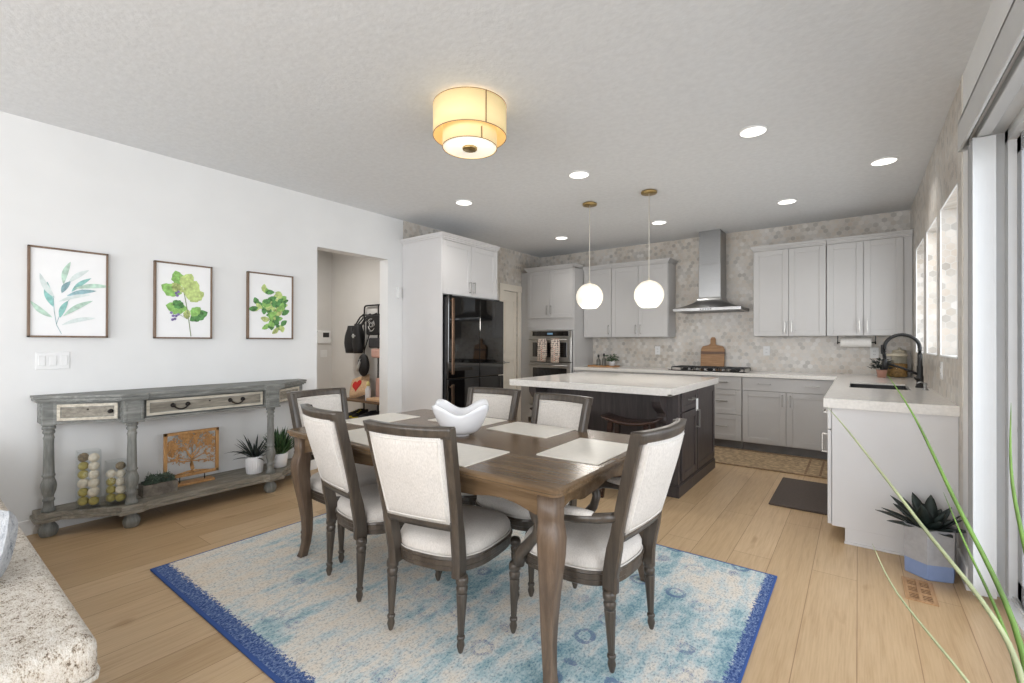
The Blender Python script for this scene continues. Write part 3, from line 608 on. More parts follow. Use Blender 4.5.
# ------------------------------------------------------------------ cooktop
ck = thing('cooktop', 'black gas cooktop with iron grates on the back counter under the hood', 'cooktop', (-1.53, 6.3, .92)); cx = -1.53
MB().box(cx-.46, cx+.46, 6.07, 6.57, .92, .932, .004).build('glass_plate', BLKGL, ck)
for i in range(3):
    m = MB(); x0 = cx-.44+i*.295; x1 = x0+.285
    for x in (x0, (x0+x1)/2-.005, x1-.01): m.box(x, x+.01, 6.14, 6.55, .957, .969, .002)
    for y in (6.14, 6.24, 6.34, 6.44, 6.54): m.box(x0, x1, y, y+.01, .957, .969, .002)
    for x in (x0, x1-.01):
        for y in (6.14, 6.54): m.box(x, x+.01, y, y+.01, .932, .957)
    m.build('grate', BLKM, ck)
    for y in ((6.24, 6.45) if i != 1 else (6.345,)):
        MB().lathe([(.045, 0), (.045, .008), (.03, .01), (.03, .018), (.012, .02)], ((x0+x1)/2, y, .932), 18).build('burner', BLKM, ck)
for i in range(5): MB().lathe([(.019, 0), (.019, .006), (.014, .008), (.013, .026), (.011, .028)], (cx-.2+i*.1, 6.105, .932), 16).build('knob', STEEL, ck)
# cutting board leaning on the wall behind the cooktop
cb = thing('cutting_board', 'striped wooden paddle cutting board leaning on the tile behind the cooktop', 'board', (-1.51, 6.6, .933))
Mx = Matrix.Translation((-1.565, 6.572, .934)) @ rot('X', PI/2-.13) @ Matrix.Diagonal((1.07, 1.18, 1, 1))
pl = [(-.135, 0), (.135, 0), (.14, .01), (.14, .22), (.12, .255), (.05, .27), (.03, .285), (.03, .34), (.018, .36), (-.018, .36), (-.03, .34), (-.03, .285), (-.05, .27), (-.12, .255), (-.14, .22), (-.14, .01)]
MB().prism(pl, -.01, .01, M=Mx, bev=.003).build('paddle', BOARD, cb)
MB().box(-.141, .141, .165, .195, -.0105, .0105, M=Mx).build('stripe', BOARDD, cb)
# outlets and switches
def plate(name, label, cat, ax, p, a, z, wd, ht, kind, dark=False):
    o = thing(name, label, cat, (a, p, z-ht/2) if ax[1] == 'Y' else (p, a, z-ht/2)); s = sgn(ax)
    m = MB(); fbox(m, ax, p, p+s*.006, a-wd/2, a+wd/2, z-ht/2, z+ht/2, .002); m.build('plate', PLASW, o)
    k = max(1, round(wd/.055)) if kind == 'switch' else 1
    for i in range(k):
        c0 = a-wd/2+wd*(i+.5)/k; m = MB()
        if kind == 'switch': fbox(m, ax, p+s*.006, p+s*.010, c0-.017, c0+.017, z-.033, z+.033, .002); m.build('rocker', PLASW, o)
        else:
            fbox(m, ax, p+s*.006, p+s*.009, c0-.017, c0+.017, z-.034, z+.034, .002); m.build('socket', PLASW, o); m = MB()
            for dz in (-.02, .02):
                for da in (-.006, .006): fbox(m, ax, p+s*.009, p+s*.0095, c0+da-.0015, c0+da+.0015, z+dz-.005, z+dz+.005)
            m.build('slot', HOLE, o)
    return o
plate('outlet', 'white outlet on the tile right of the cooktop', 'outlet', '-Y', BW, -.93, 1.18, .075, .12, 'outlet')
plate('outlet', 'white outlet on the tile left of the cooktop behind the island', 'outlet', '-Y', BW, -2.33, 1.17, .075, .12, 'outlet')
plate('outlet', 'white outlet in the corner tile near the black plug', 'outlet', '-Y', BW, .15, 1.17, .075, .12, 'outlet')
tag(MB().box(.205, .245, 6.60, BW-.001, 1.16, 1.26, .006).box(.215, .235, 6.592, 6.602, 1.18, 1.24, .003).build('plug_adapter', BLKM), 'black plug adapter on the corner tile above the jar', 'plug')
plate('outlet', 'pale outlet on the right wall tile under the first window', 'outlet', '-X', RW, 4.28, 1.09, .075, .12, 'outlet')
plate('light_switch', 'white three-rocker light switch below the left botanical print', 'switch', '+X', LW, .645, 1.145, .165, .117, 'switch')
tag(MB().box(LW, LW+.03, 3.555, 3.605, 1.80, 1.93, .008).build('door_chime', PLASW), 'small white box high on the wall beside the tall refrigerator cabinet', 'chime')
# paper towel
pt = thing('paper_towel_holder', 'paper towel roll on a black holder under the corner wall cabinet', 'paper towel', (-.02, 6.45, 1.27))
MB().lathe([(.05, -.14), (.052, -.135), (.052, .135), (.05, .14)], (-.02, 6.47, 1.285), 28, M=rot('Y', PI/2)).build('paper_roll', PAPT, pt)
m = MB(); m.tube([(-.19, 6.47, 1.285), (.16, 6.47, 1.285)], .006, 8)
for x in (-.185, .155): m.lathe([(.018, -.006), (.018, .006)], (x, 6.47, 1.285), 14, M=rot('Y', PI/2)); m.box(x-.005, x+.005, 6.462, 6.478, 1.285, 1.36)
m.build('holder', BLKM, pt)
# ------------------------------------------------------------------ plants helper and counter ornaments
def bushy(mb, c, r, h, n, ln, wd, mi=0, up=.5):
    for i in range(n):
        a = random.uniform(0, 2*PI); q = r*math.sqrt(random.random()); z = random.uniform(0, h)
        leaf(mb, (c[0]+q*math.cos(a), c[1]+q*math.sin(a), c[2]+z), (math.cos(a)*random.uniform(.3, 1), math.sin(a)*random.uniform(.3, 1), random.uniform(-.1, 1)*up+.1), ln*random.uniform(.7, 1.2), wd*random.uniform(.8, 1.2), random.uniform(.2, .8), mi, 4)
def stems(mb, c, r, h, n):
    for i in range(n):
        a = random.uniform(0, 2*PI); q = r*random.random(); mb.tube([c, (c[0]+q*.5*math.cos(a), c[1]+q*.5*math.sin(a), c[2]+h*.5), (c[0]+q*math.cos(a), c[1]+q*math.sin(a), c[2]+h)], .0025, 5)
tr = tag(MB().box(-3.28, -2.86, 6.30, 6.52, .92, .925).box(-3.28, -2.86, 6.30, 6.31, .925, .94, .002).box(-3.28, -2.86, 6.51, 6.52, .925, .94, .002).box(-3.28, -3.27, 6.31, 6.51, .925, .94).box(-2.87, -2.86, 6.31, 6.51, .925, .94).build('tray', BOARD), 'shallow wooden tray on the back counter beside the oven cabinet', 'tray')
for x, h, lab in ((-3.16, .15, 'slim grey bottle, left one on the wooden tray by the oven cabinet'), (-3.07, .17, 'slim grey bottle, right one on the wooden tray by the oven cabinet')):
    o = thing('bottle', lab, 'bottle', (x, 6.42, .925)); MB().lathe([(.03, 0), (.032, .005), (.032, h*.62), (.014, h*.75), (.012, h*.95)], (x, 6.42, .925), 18).build('bottle_body', plain('smoky_glass', (112, 110, 102), .12), o)
    MB().lathe([(.015, 0), (.015, .03), (.008, .034)], (x, 6.42, .925+h*.93), 14).build('cap', BLKM, o)
o = thing('potted_plant', 'small leafy plant in a white pot on the wooden tray', 'plant', (-2.94, 6.42, .925))
MB().lathe([(.035, 0), (.045, .07), (.048, .075), (.042, .075), (.038, .065)], (-2.94, 6.42, .925), 20).build('pot', CERAM, o)
m = MB(); stems(m, (-2.94, 6.42, .985), .06, .09, 9); bushy(m, (-2.94, 6.42, 1.0), .08, .09, 70, .045, .022); m.build('foliage', GRN, o)
o = thing('potted_plant', 'small dark leafy plant in a pinkish pot beside the jar in the counter corner', 'plant', (.20, 6.2, .92))
MB().lathe([(.035, 0), (.045, .07), (.048, .08), (.04, .08), (.036, .07)], (.20, 6.2, .92), 20).build('pot', plain('terracotta_pink', (186, 140, 122), .7), o)
m = MB(); stems(m, (.20, 6.2, .985), .07, .10, 9); bushy(m, (.20, 6.2, 1.0), .08, .1, 90, .05, .022); m.build('foliage', AGAVE, o)
o = thing('storage_jar', 'large glass jar with amber contents in the counter corner under the plug', 'jar', (.33, 6.38, .92))
MB().lathe([(.085, 0), (.095, .01), (.095, .19), (.08, .205), (.08, .22)], (.33, 6.38, .92), 24).build('glass_body', CLEAR, o)
MB().lathe([(.078, .004), (.088, .014), (.088, .14), (.06, .145)], (.33, 6.38, .92), 24).build('contents', plain('amber_pasta', (150, 116, 66), .7, var=.3, vs=50), o)
MB().lathe([(.086, 0), (.09, .005), (.09, .02), (.08, .026)], (.33, 6.38, 1.141), 24).build('lid', plain('cream_lid', (206, 196, 176), .4), o)
o = thing('storage_jar', 'tall cream canister behind the large amber jar', 'jar', (.36, 6.56, .92)); MB().lathe([(.06, 0), (.065, .01), (.065, .25), (.058, .26)], (.36, 6.56, .92), 24).build('canister_body', plain('cream_ceramic', (206, 198, 178), .4), o)
MB().lathe([(.06, 0), (.06, .02), (.012, .03), (.015, .05)], (.36, 6.56, 1.181), 24).build('lid', plain('pale_cream_lid', (200, 192, 172), .4), o)
# ------------------------------------------------------------------ island
isl = thing('kitchen_island', 'dark espresso kitchen island cabinet under a pale stone top', 'island', (-1.9, 4.45, 0))
IX0, IX1, IY0, IY1 = -2.62, -1.185, 3.865, 5.03
m = MB(); m.box(IX0, IX1, IY0, IY1, .1, .875, .002); m.build('carcass', ESP, isl)
m = MB(); m.box(IX0-.015, IX1+.015, IY0-.015, IY1+.015, 0, .095, .003); m.box(IX0-.009, IX1+.009, IY0-.009, IY1+.009, .095, .108, .004); m.build('plinth', ESP, isl)
MB().box(IX1-.13, IX1+.006, IY0-.012, IY0+.04, .108, .875, .002).build('corner_post', ESP, isl); MB().box(IX0, IX0+.13, IY0-.012, IY0, .108, .875, .002).build('corner_post', ESP, isl)
shaker(isl, '+X', IX1, 3.915, 4.36, .70, .86, ESP, 'drawer', .045, handle=('h', 4.14, .79)); shaker(isl, '+X', IX1, 3.915, 4.36, .125, .69, ESP, 'door', handle=('v', 4.325, .60), hl=.16)
shaker(isl, '+X', IX1, 4.38, 4.995, .125, .86, ESP, 'panel')
MB().box(IX1+.02, IX1+.026, 4.315, 4.375, .665, .775, .003).build('paper_tag', PAPER, isl)
for x in (IX1-.16, IX0+.08):
    co_ = [(0, .875), (0, .60), (-.03, .605), (-.045, .63), (-.04, .66), (-.055, .69), (-.10, .715), (-.15, .75), (-.19, .80), (-.20, .875)]
    Mx = Matrix.Translation((x, IY0, 0)) @ Matrix(((0, 0, 1, 0), (1, 0, 0, 0), (0, 1, 0, 0), (0, 0, 0, 1)))
    MB().prism(co_, 0, .075, M=Mx, bev=.003).build('corbel', ESP, isl)
tag(MB().box(-2.71, -1.15, 3.58, 5.10, .876, .92, .003).box(-2.71, -1.15, 3.58, 3.615, .862, .878, .002).box(-1.178, -1.15, 3.58, 5.10, .862, .878, .002).build('island_countertop', QUARTZ), 'pale quartz slab topping the dark island, overhanging toward the table', 'countertop')
# stool
def stool(x, y, rz, lab):
    o = thing('counter_stool', lab, 'stool', (0, 0, 0), 'saddle stools at the island'); n = 14; rings = []
    for i in range(n+1):
        u = -1+2*i/n; xx = u*.23; z = .635+.035*abs(u)**2.2; hw = .125*(1-.12*u**4); th = .035*(1-.35*u*u)
        ring = []
        for k in range(16): a = 2*PI*k/16; ca, sa = math.cos(a), math.sin(a); ring.append((xx, hw*abs(ca)**.6*(1 if ca > 0 else -1), z-th/2+th/2*abs(sa)**.6*(1 if sa > 0 else -1)))
        rings.append(ring)
    MB().loft(rings).build('seat', ESPD, o)
    ft = {}
    for sx in (-1, 1):
        for sy in (-1, 1):
            a = Vector((sx*.15, sy*.08, .62)); b = Vector((sx*.20, sy*.15, 0)); ft[sx, sy] = (a, b); m = MB(); rings = []
            for t_, r in ((0, .019), (.5, .018), (1, .015)):
                p = a.lerp(b, t_); rings.append([(p.x+dx*r, p.y+dy*r, p.z) for dx, dy in ((-1, -1), (1, -1), (1, 1), (-1, 1))])
            m.loft(rings, smooth=False).build('leg', ESPD, o)
    for A, B, t_ in (((-1, -1), (1, -1), .70), ((-1, 1), (1, 1), .70), ((-1, -1), (-1, 1), .55), ((1, -1), (1, 1), .55)):
        MB().tube([ft[A][0].lerp(ft[A][1], t_), ft[B][0].lerp(ft[B][1], t_)], .011, 8).build('rung', ESPD, o)
    o.location = (x, y, 0); o.rotation_euler = (0, 0, rz); return o
s1 = stool(-1.50, 3.66, .04, 'dark wooden saddle stool under the island overhang nearest the island corner')
dup(s1, (-2.22, 3.66, 0), -.03, 'dark wooden saddle stool under the island overhang behind the far dining chairs')
# pendants
def pendant(x, y, lab, zc):
    o = thing('pendant_light', lab, 'pendant light', (x, y, 1.63), 'globe pendants over the island'); r = .14
    MB().lathe([(.072, 0), (.075, .004), (.075, .018), (.06, .025), (.012, .026)], (x, y, CH-.026), 28).build('canopy', BRASS, o)
    MB().lathe([(.0035, zc+r+.02), (.0035, CH-.02)], (x, y, 0), 8).build('cord', plain('white_cord', (220, 214, 200), .5), o)
    MB().lathe([(.024, zc+r-.02), (.026, zc+r-.002), (.012, zc+r+.004), (.005, zc+r+.03)], (x, y, 0), 20).build('socket_cap', plain('pale_socket_cap', (214, 206, 188), .4), o)
    prof = []
    for i in range(25):
        a = -PI/2+.55+(PI-.55-.16)*i/24; prof.append((r*math.cos(a), zc+r*math.sin(a)))
    g = MB().lathe(prof, (x, y, 0), 40, cap=True).build('globe', GLOBE, o)
    l = bpy.data.lights.new('pendant_bulb', 'POINT'); l.energy = 14; l.color = (1, .95, .88); l.shadow_soft_size = .12
    lo = bpy.data.objects.new('pendant_bulb', l); COL.objects.link(lo); lo.parent = o; lo.location = (0, 0, -.04)
pendant(-2.25, 4.36, 'white globe pendant on brass canopy, farther from the hood', 1.757); pendant(-1.612, 4.355, 'white globe pendant on brass canopy, nearer the hood', 1.738)
# recessed lights
for x, y, lab in ((-.578, 3.541, 'round recessed ceiling light closest to the camera between the pendants and window wall'), (.168, 4.744, 'round recessed ceiling light beside the window wall above the sink'),
                  (-1.938, 3.555, 'round recessed ceiling light nearest the drum lamp, in front of the pendants'), (-3.286, 3.551, 'round recessed ceiling light beside the tall refrigerator cabinet'),
                  (-1.926, 5.537, 'round recessed ceiling light just left of the hood chimney top'), (-.584, 5.5, 'round recessed ceiling light above the right wall cabinets'), (-3.298, 5.549, 'round recessed ceiling light above the oven cabinet corner')):
    o = thing('recessed_light', lab, 'ceiling light', (x, y, CH-.012), 'recessed kitchen lights')
    MB().lathe([(.080, 0), (.09, .004), (.092, .0115), (.080, .0115)], (x, y, CH-.012), 32, cap=False).build('trim_ring', TRIM, o)
    MB().lathe([(.080, .002), (.080, .0115)], (x, y, CH-.012), 32).build('lens', CAN, o)
    l = bpy.data.lights.new('downlight', 'SPOT'); l.energy = 34; l.color = (1, .97, .93); l.spot_size = 2.2; l.spot_blend = .8; l.shadow_soft_size = .06
    lo = bpy.data.objects.new('downlight', l); COL.objects.link(lo); lo.parent = o; lo.location = (0, 0, -.005)
# drum flush light
x, y = -1.917, 2.123
o = thing('drum_ceiling_light', 'two-tier cream fabric drum light glowing on the ceiling above the table', 'ceiling light', (x, y, 2.46))
MB().lathe([(.224, 2.541), (.225, 2.541), (.225, 2.728), (.224, 2.728), (.222, 2.728), (.222, 2.541)], (x, y, 0), 48, cap=False).build('outer_shade', SHADE, o)
MB().lathe([(.166, 2.473), (.167, 2.473), (.167, 2.66), (.166, 2.66), (.164, 2.66), (.164, 2.473)], (x, y, 0), 48, cap=False).build('inner_shade', SHADE, o)
MB().lathe([(.163, 2.475), (.163, 2.481)], (x, y, 0), 48).build('diffuser', DIFF, o)
MB().lathe([(.044, 2.462), (.046, 2.465), (.046, 2.475)], (x, y, 0), 24).build('finial', BRASS, o)
BROWNE = plain('brown_shade_edge', (150, 126, 90), .7); m = MB()
for r, z in ((.2262, 2.541), (.2262, 2.726), (.1682, 2.473)): m.lathe([(r-.003, z-.002), (r, z-.002), (r, z+.002), (r-.003, z+.002)], (x, y, 0), 48, cap=False)
aa = math.atan2(-y, -x)+.42
for r, z0, z1 in ((.2255, 2.541, 2.728), (.1675, 2.473, 2.541)): px, py = x+r*math.cos(aa), y+r*math.sin(aa); m.box(px-.003, px+.003, py-.003, py+.003, z0, z1)
m.build('shade_binding', BROWNE, o)
MB().lathe([(.07, 2.72), (.07, CH)], (x, y, 0), 24).tube([(x, y, 2.48), (x, y, 2.72)], .006, 8).build('ceiling_mount', BRASS, o)
l = bpy.data.lights.new('drum_bulb', 'POINT'); l.energy = 1.6; l.color = (1, .9, .74); l.shadow_soft_size = .08
lo = bpy.data.objects.new('drum_bulb', l); COL.objects.link(lo); lo.parent = o; lo.location = (0, 0, .17)
# ------------------------------------------------------------------ rugs and mats
m = MB().box(0, 2.8, 0, 2.02, .001, .011, .003); rg = m.build('area_rug', RUG, None, (0, 0, 0)); rg.location = (-3.15, .856, 0); tag(rg, 'large distressed blue and cream area rug under the dining table', 'rug')
rn = thing('kitchen_runner', 'tan woven runner on the floor along the back cabinets', 'rug', (-.80, 5.66, 0))
MB().box(-1.42, -.20, 5.24, 6.06, .001, .008, .002).build('field', RUNNER, rn)
m = MB()
for q in ((-1.42, -.20, 5.24, 5.27), (-1.42, -.20, 6.03, 6.06), (-1.42, -1.39, 5.24, 6.06), (-.23, -.20, 5.24, 6.06), (-.42, -.40, 5.3, 6.0), (-.30, -.28, 5.3, 6.0)): m.box(*q, .006, .0095)
m.build('border', RUNB, rn)
tag(MB().box(-.567, -.18, 4.14, 5.02, .0, .016, .012).build('floor_mat', DMAT), 'plain dark brown anti-fatigue mat in front of the sink counter', 'mat')
fv = thing('floor_vent', 'oak floor register flush in the planks by the hexagonal planter', 'vent', (.25, 3.18, 0))
m = MB(); a0, a1, b0, b1 = .19, .315, 3.03, 3.30
bars = [(a0, a0+.018), ((a0+a1)/2-.007, (a0+a1)/2+.007), (a1-.018, a1)]
for x0, x1 in bars: m.box(x0, x1, b0, b1, .0005, .005)
cuts = [b0+.018+(b1-b0-.036)*i/3 for i in range(4)]
for x0, x1 in ((bars[0][1], bars[1][0]), (bars[1][1], bars[2][0])):
    m.box(x0, x1, b0, b0+.018, .0005, .005); m.box(x0, x1, b1-.018, b1, .0005, .005)
    for yy in cuts[1:3]: m.box(x0, x1, yy-.006, yy+.006, .0005, .005)
m.build('frame', VENTW, fv)
for x0, x1 in ((bars[0][1], bars[1][0]), (bars[1][1], bars[2][0])):
    m = MB()
    for i in range(3):
        for k in range(4): yy = cuts[i]+.014+(cuts[i+1]-cuts[i]-.024)*k/3; m.box(x0, x1, yy-.0025, yy+.0025, .001, .0035)
    m.build('slat', VENTW, fv)
MB().box(a0+.01, a1-.01, b0+.01, b1-.01, .0002, .0008).build('recess', plain('vent_shadow_brown', (92, 66, 44), .9), fv)
# ------------------------------------------------------------------ dining table
TX0, TX1, TY0, TY1 = -2.70, -.832, 1.378, 2.47
dt = thing('dining_table', 'warm brown rectangular dining table with cabriole legs on the blue rug', 'table', ((TX0+TX1)/2, (TY0+TY1)/2, .011))
def rrect(x0, x1, y0, y1, r, n=5):
    p = []
    for cx_, cy_, a0 in ((x1-r, y1-r, 0), (x0+r, y1-r, PI/2), (x0+r, y0+r, PI), (x1-r, y0+r, 1.5*PI)):
        for i in range(n+1): a = a0+PI/2*i/n; p.append((cx_+r*math.cos(a), cy_+r*math.sin(a)))
    return p
m = MB(); rings = []
for d, z in ((.016, .722), (.008, .726), (.008, .735), (0, .741), (0, .752), (.004, .757), (.012, .760), (.022, .760)): rings.append([(px, py, z) for px, py in rrect(TX0+d, TX1-d, TY0+d, TY1-d, .035)])
m.loft(rings, smooth=False); m.build('tabletop', TABLE, dt)
for k in range(4):
    ln = (TX1-TX0-.16) if k < 2 else (TY1-TY0-.16); pts = [(0, .722), (ln, .722)]; n = 24
    for i in range(n+1):
        u = 1-i/n; zz = .625+.035*math.sin(PI*min(1, max(0, (abs(u-.5)*2)**3)))*0; e = abs(u-.5)*2
        z = .655-.018*math.exp(-((e-.55)/.12)**2)-.03*max(0, (e-.8)/.2)+.008*math.cos(e*9)
        pts.append((u*ln, z))
    if k < 2: yy = TY0+.06 if k == 0 else TY1-.082; Mx = Matrix.Translation((TX0+.08, yy, 0)) @ Matrix(((1, 0, 0, 0), (0, 0, 1, 0), (0, 1, 0, 0), (0, 0, 0, 1)))
    else: xx = TX0+.06 if k == 2 else TX1-.082; Mx = Matrix.Translation((xx, TY0+.08, 0)) @ Matrix(((0, 0, 1, 0), (1, 0, 0, 0), (0, 1, 0, 0), (0, 0, 0, 1)))
    MB().prism(pts, 0, .022, M=Mx).build('apron', TABLE, dt)
for sx in (-1, 1):
    for sy in (-1, 1):
        bx0 = TX1-.075 if sx > 0 else TX0+.075; by0 = TY1-.075 if sy > 0 else TY0+.075; rings = []
        for z, r, off in ((.722, .039, 0), (.635, .039, 0), (.625, .037, .001), (.60, .040, .006), (.56, .043, .012), (.50, .041, .012), (.42, .036, .004), (.33, .031, -.006), (.24, .027, -.014), (.16, .0235, -.016), (.09, .0215, -.011), (.04, .021, -.003), (.012, .023, .004)):
            ccx, ccy = bx0+sx*off, by0+sy*off; b = r*.25
            rings.append([(ccx+px, ccy+py, z) for px, py in rrect(-r, r, -r, r, b, 3)])
        MB().loft(rings, smooth=True).build('leg', LEGW, dt)
# placemats
for i, (cx_, cy_, wd, dp, rz, lab) in enumerate(((-1.03, 1.985, .31, .45, .03, 'ivory rectangular placemat in front of the armchair at the table end'), (-1.55, 2.255, .43, .31, -.02, 'ivory rectangular placemat right of the bowl on the island side of the table'),
        (-1.51, 1.56, .43, .32, .02, 'ivory rectangular placemat before the nearest side chair, right of the bowl base'), (-2.14, 1.57, .43, .32, 0, 'ivory rectangular placemat mostly hidden by the chair back left of the nearest chair'),
        (-2.555, 1.95, .30, .44, .02, 'ivory rectangular placemat at the table end nearest the console'), (-2.06, 2.265, .43, .31, .02, 'ivory rectangular placemat partly hidden behind the white bowl'))):
    m = MB().prism(rrect(-wd/2, wd/2, -dp/2, dp/2, .008), 0, .004, bev=.001); p = m.build('placemat', MATT, None, (0, 0, 0)); p.location = (cx_, cy_, .760); p.rotation_euler = (0, 0, rz); tag(p, lab, 'placemat', 'placemats on the dining table')
# bowl with four raised points
def bowl():
    n = 64; prof = [(.046+.100*(i/12)**.62, .012+.108*(i/12)**1.7, i/12) for i in range(13)]
    def ring(r, z, t_, off):
        out = []
        for k in range(n):
            a = 2*PI*k/n; lobe = (.5+.5*math.cos(4*a))**1.25; rr = (r+off)*(1+.30*t_**1.6*lobe); out.append((rr*math.cos(a), rr*math.sin(a), z+.052*t_**2.2*lobe))
        return out
    circ = lambda r, z: [(r*math.cos(2*PI*k/n), r*math.sin(2*PI*k/n), z) for k in range(n)]
    rings = [circ(.040, 0), circ(.046, .0005), circ(.044, .012)]+[ring(r, z, t_, 0) for r, z, t_ in prof]+[ring(r, z+.005, t_, -.006) for r, z, t_ in prof[::-1]]
    return MB().loft(rings)
b = bowl().build('bowl', CERAM, None, (0, 0, 0)); b.location = (-1.762, 1.885, .760); b.rotation_euler = (0, 0, -.08); b.scale = (1, 1, 1.05); tag(b, 'white ceramic bowl with four pointed corners in the middle of the table', 'bowl')
# ------------------------------------------------------------------ dining chairs
def superring(w0, d0, z, n=40, p=2.6, cy=0, taper=.0):
    out = []
    for k in range(n):
        a = 2*PI*k/n; ca, sa = math.cos(a), math.sin(a); xx = abs(ca)**(2/p)*(1 if ca > 0 else -1); yy = abs(sa)**(2/p)*(1 if sa > 0 else -1)
        out.append((xx*w0*(1+taper*yy), cy+yy*d0, z))
    return out
def curve_y(x, z):      # rear-bowed back: y of the back's mid-plane
    t_ = (z-.36)/.59; return -.205-.13*t_**1.15-.045*(1-(x/.22)**2)*min(1, max(0, (t_-.1)*1.6))
WS = 1.0
def hw_at(z): t_ = (z-.36)/.59; return (.170+.030*t_)*WS
def strip(mb, z0, z1, inset0, inset1, y0, y1, nx=14, nz=6, mi=0, bow=0):
    """curved panel filling |x| < hw-inset between heights, solid of offsets y0..y1 about the mid-plane"""
    def P(i, j, off):
        z = z0+(z1-z0)*j/nz; hw = hw_at(z)-inset0; x = hw*(-1+2*i/nx); u = (1-(2*i/nx-1)**4)*(1-(2*j/nz-1)**4)
        return (x, curve_y(x, z)+off+(bow*u if off > 0 else -bow*u), z)
    vs = []; 
    for off in (y0, y1):
        for j in range(nz+1):
            for i in range(nx+1): vs.append(P(i, j, off))
    W = nx+1; K = W*(nz+1); fs = []
    for j in range(nz):
        for i in range(nx): a = j*W+i; fs.append([a, a+1, a+W+1, a+W]); fs.append([K+a+W, K+a+W+1, K+a+1, K+a])
    for i in range(nx): fs.append([i, K+i, K+i+1, i+1]); a = nz*W+i; fs.append([a+1, K+a+1, K+a, a])
    for j in range(nz): a = j*W; fs.append([a+W, K+a+W, K+a, a]); a = j*W+nx; fs.append([a, K+a, K+a+W, a+W])
    mb.add(vs, fs, mi, True)
def turned_leg(x, y, zt, dx, dy):
    prof = [(.022, 0), (.026, .012), (.026, .03), (.021, .034), (.021, .04), (.024, .046), (.0235, .055), (.0215, .07)]
    m = MB(); M_ = Matrix(((1, 0, dx, 0), (0, 1, dy, 0), (0, 0, -1, 0), (0, 0, 0, 1)))
    m.lathe(prof, (x, y, zt), 16, M=M_); H_ = zt-.012
    m.lathe([(.0215, .07), (.0225, .075), (.013, H_-.075), (.0125, H_-.07)], (x, y, zt), 32, M=M_, flute=.16, nf=8)
    m.lathe([(.0125, H_-.07), (.017, H_-.064), (.017, H_-.056), (.0125, H_-.05), (.016, H_-.035), (.0165, H_-.028), (.010, H_-.004), (.008, H_)], (x, y, zt), 16, M=M_)
    return m
def make_chair(name, label, arms=False):
    o = thing(name, label, 'chair', (0, 0, 0), None if arms else 'side chairs around the dining table')
    m = MB(); R0 = []
    for z, g in ((.312, -.010), (.318, -.002), (.336, -.002), (.340, .002), (.362, .002), (.367, .007), (.377, .005), (.379, -.02)): R0.append(superring(.232+g, .232+g, z, 44, 3.0, .015, .10))
    m.loft(R0, smooth=False); m.build('seat_frame', CHW, o)
    m = MB(); R0 = []
    for z, g in ((.372, -.012), (.386, -.003), (.408, -.003), (.428, -.014), (.444, -.045), (.453, -.095), (.456, -.16)): R0.append(superring(.232+g, .232+g, z, 44, 3.0, .015, .10))
    m.loft(R0); seat = m.build('seat_cushion', LINEN, o)
    MB().tube([(px, py, .3785) for px, py, _ in superring(.230, .230, 0, 44, 3.0, .015, .10)], 0.0035, 6, closed=True).build('piping', PIPE, seat)
    # back posts continue from the seat rail, rails between
    m = MB()
    for sx in (-1, 1):
        rings = []
        for i in range(12):
            z = .31+(.935-.31)*i/11; x = sx*hw_at(z); y = curve_y(sx*.22, z) if z > .36 else -.205; wx = .019; wy = .020 if z > .5 else .026
            rings.append([(x-wx, y-wy, z), (x-wx*.4, y-wy-.004, z), (x+wx*.4, y-wy-.004, z), (x+wx, y-wy, z), (x+wx, y+wy, z), (x+wx*.4, y+wy+.004, z), (x-wx*.4, y+wy+.004, z), (x-wx, y+wy, z)])
        m.loft(rings, smooth=False)
    strip(m, .896, .940, -.018, 0, -.021, .021, 16, 3); strip(m, .508, .545, .012, 0, -.019, .019, 16, 2)
    bf = m.build('back_frame', CHW, o)
    m = MB(); strip(m, .54, .90, .016, 0, -.022, .024, 16, 10, bow=.008); bp_ = m.build('back_pad', LINEN, o)
    m = MB()
    for off in (-.0225, .025):
        lp = []
        z0, z1 = .554, .887
        def q(u, z): hw = hw_at(z)-.026; x_ = hw*u; return (x_, curve_y(x_, z)+off, z)
        lp += [q(-1+2*i/10, z0) for i in range(10)]+[q(1, z0+(z1-z0)*i/8) for i in range(8)]+[q(1-2*i/10, z1) for i in range(10)]+[q(-1, z1-(z1-z0)*i/8) for i in range(8)]
        m.tube(lp, .0038, 6, closed=True)
    m.build('piping', PIPE, bp_)
    for sx in (-1, 1):
        turned_leg(sx*(.238 if arms else .222), .215, .318, sx*.01, .02).build('leg', CHW, o); turned_leg(sx*.176, -.205, .318, -sx*.0, -.04).build('leg', CHW, o)
    if arms:
        for sx in (-1, 1):
            m = MB(); z = .60; yb = curve_y(sx*.22, .60)
            path = [(sx*hw_at(.60), yb+.01, z+.005), (sx*.222, yb+.07, z-.002), (sx*.243, -.10, z-.012), (sx*.252, .02, z-.02), (sx*.25, .075, z-.027), (sx*.246, .105, z-.045), (sx*.24, .10, z-.068), (sx*.232, .09, .51), (sx*.23, .105, .46), (sx*.236, .145, .41), (sx*.244, .18, .37), (sx*.244, .19, .32)]
            m.tube(path, [.017, .018, .019, .02, .021, .021, .019, .018, .019, .021, .024, .024], 10, sx=1.15, up=(1, 0, 0)); ar = m.build('arm', CHW, o)
            rings = []
            for i in range(9):
                u = i/8; y_ = -.165+.215*u; e = math.sin(PI*min(max(u, .04), .96))**.35; xx = sx*(.232+.02*u); zz = z+.0-.018*u
                rings.append([(xx+.026*e*math.cos(a), y_, zz+.014+.018*e*math.sin(a)) for a in [2*PI*k/12 for k in range(12)]])
            MB().loft(rings).build('arm_pad', LINEN, ar)
    return o
ZR = .011
WS = .95; ch = make_chair('side_chair', 'linen side chair with its back toward the camera, closest to the white bowl')
ch.location = (-1.500, 1.548, ZR); ch.rotation_euler = (0, 0, math.radians(12))
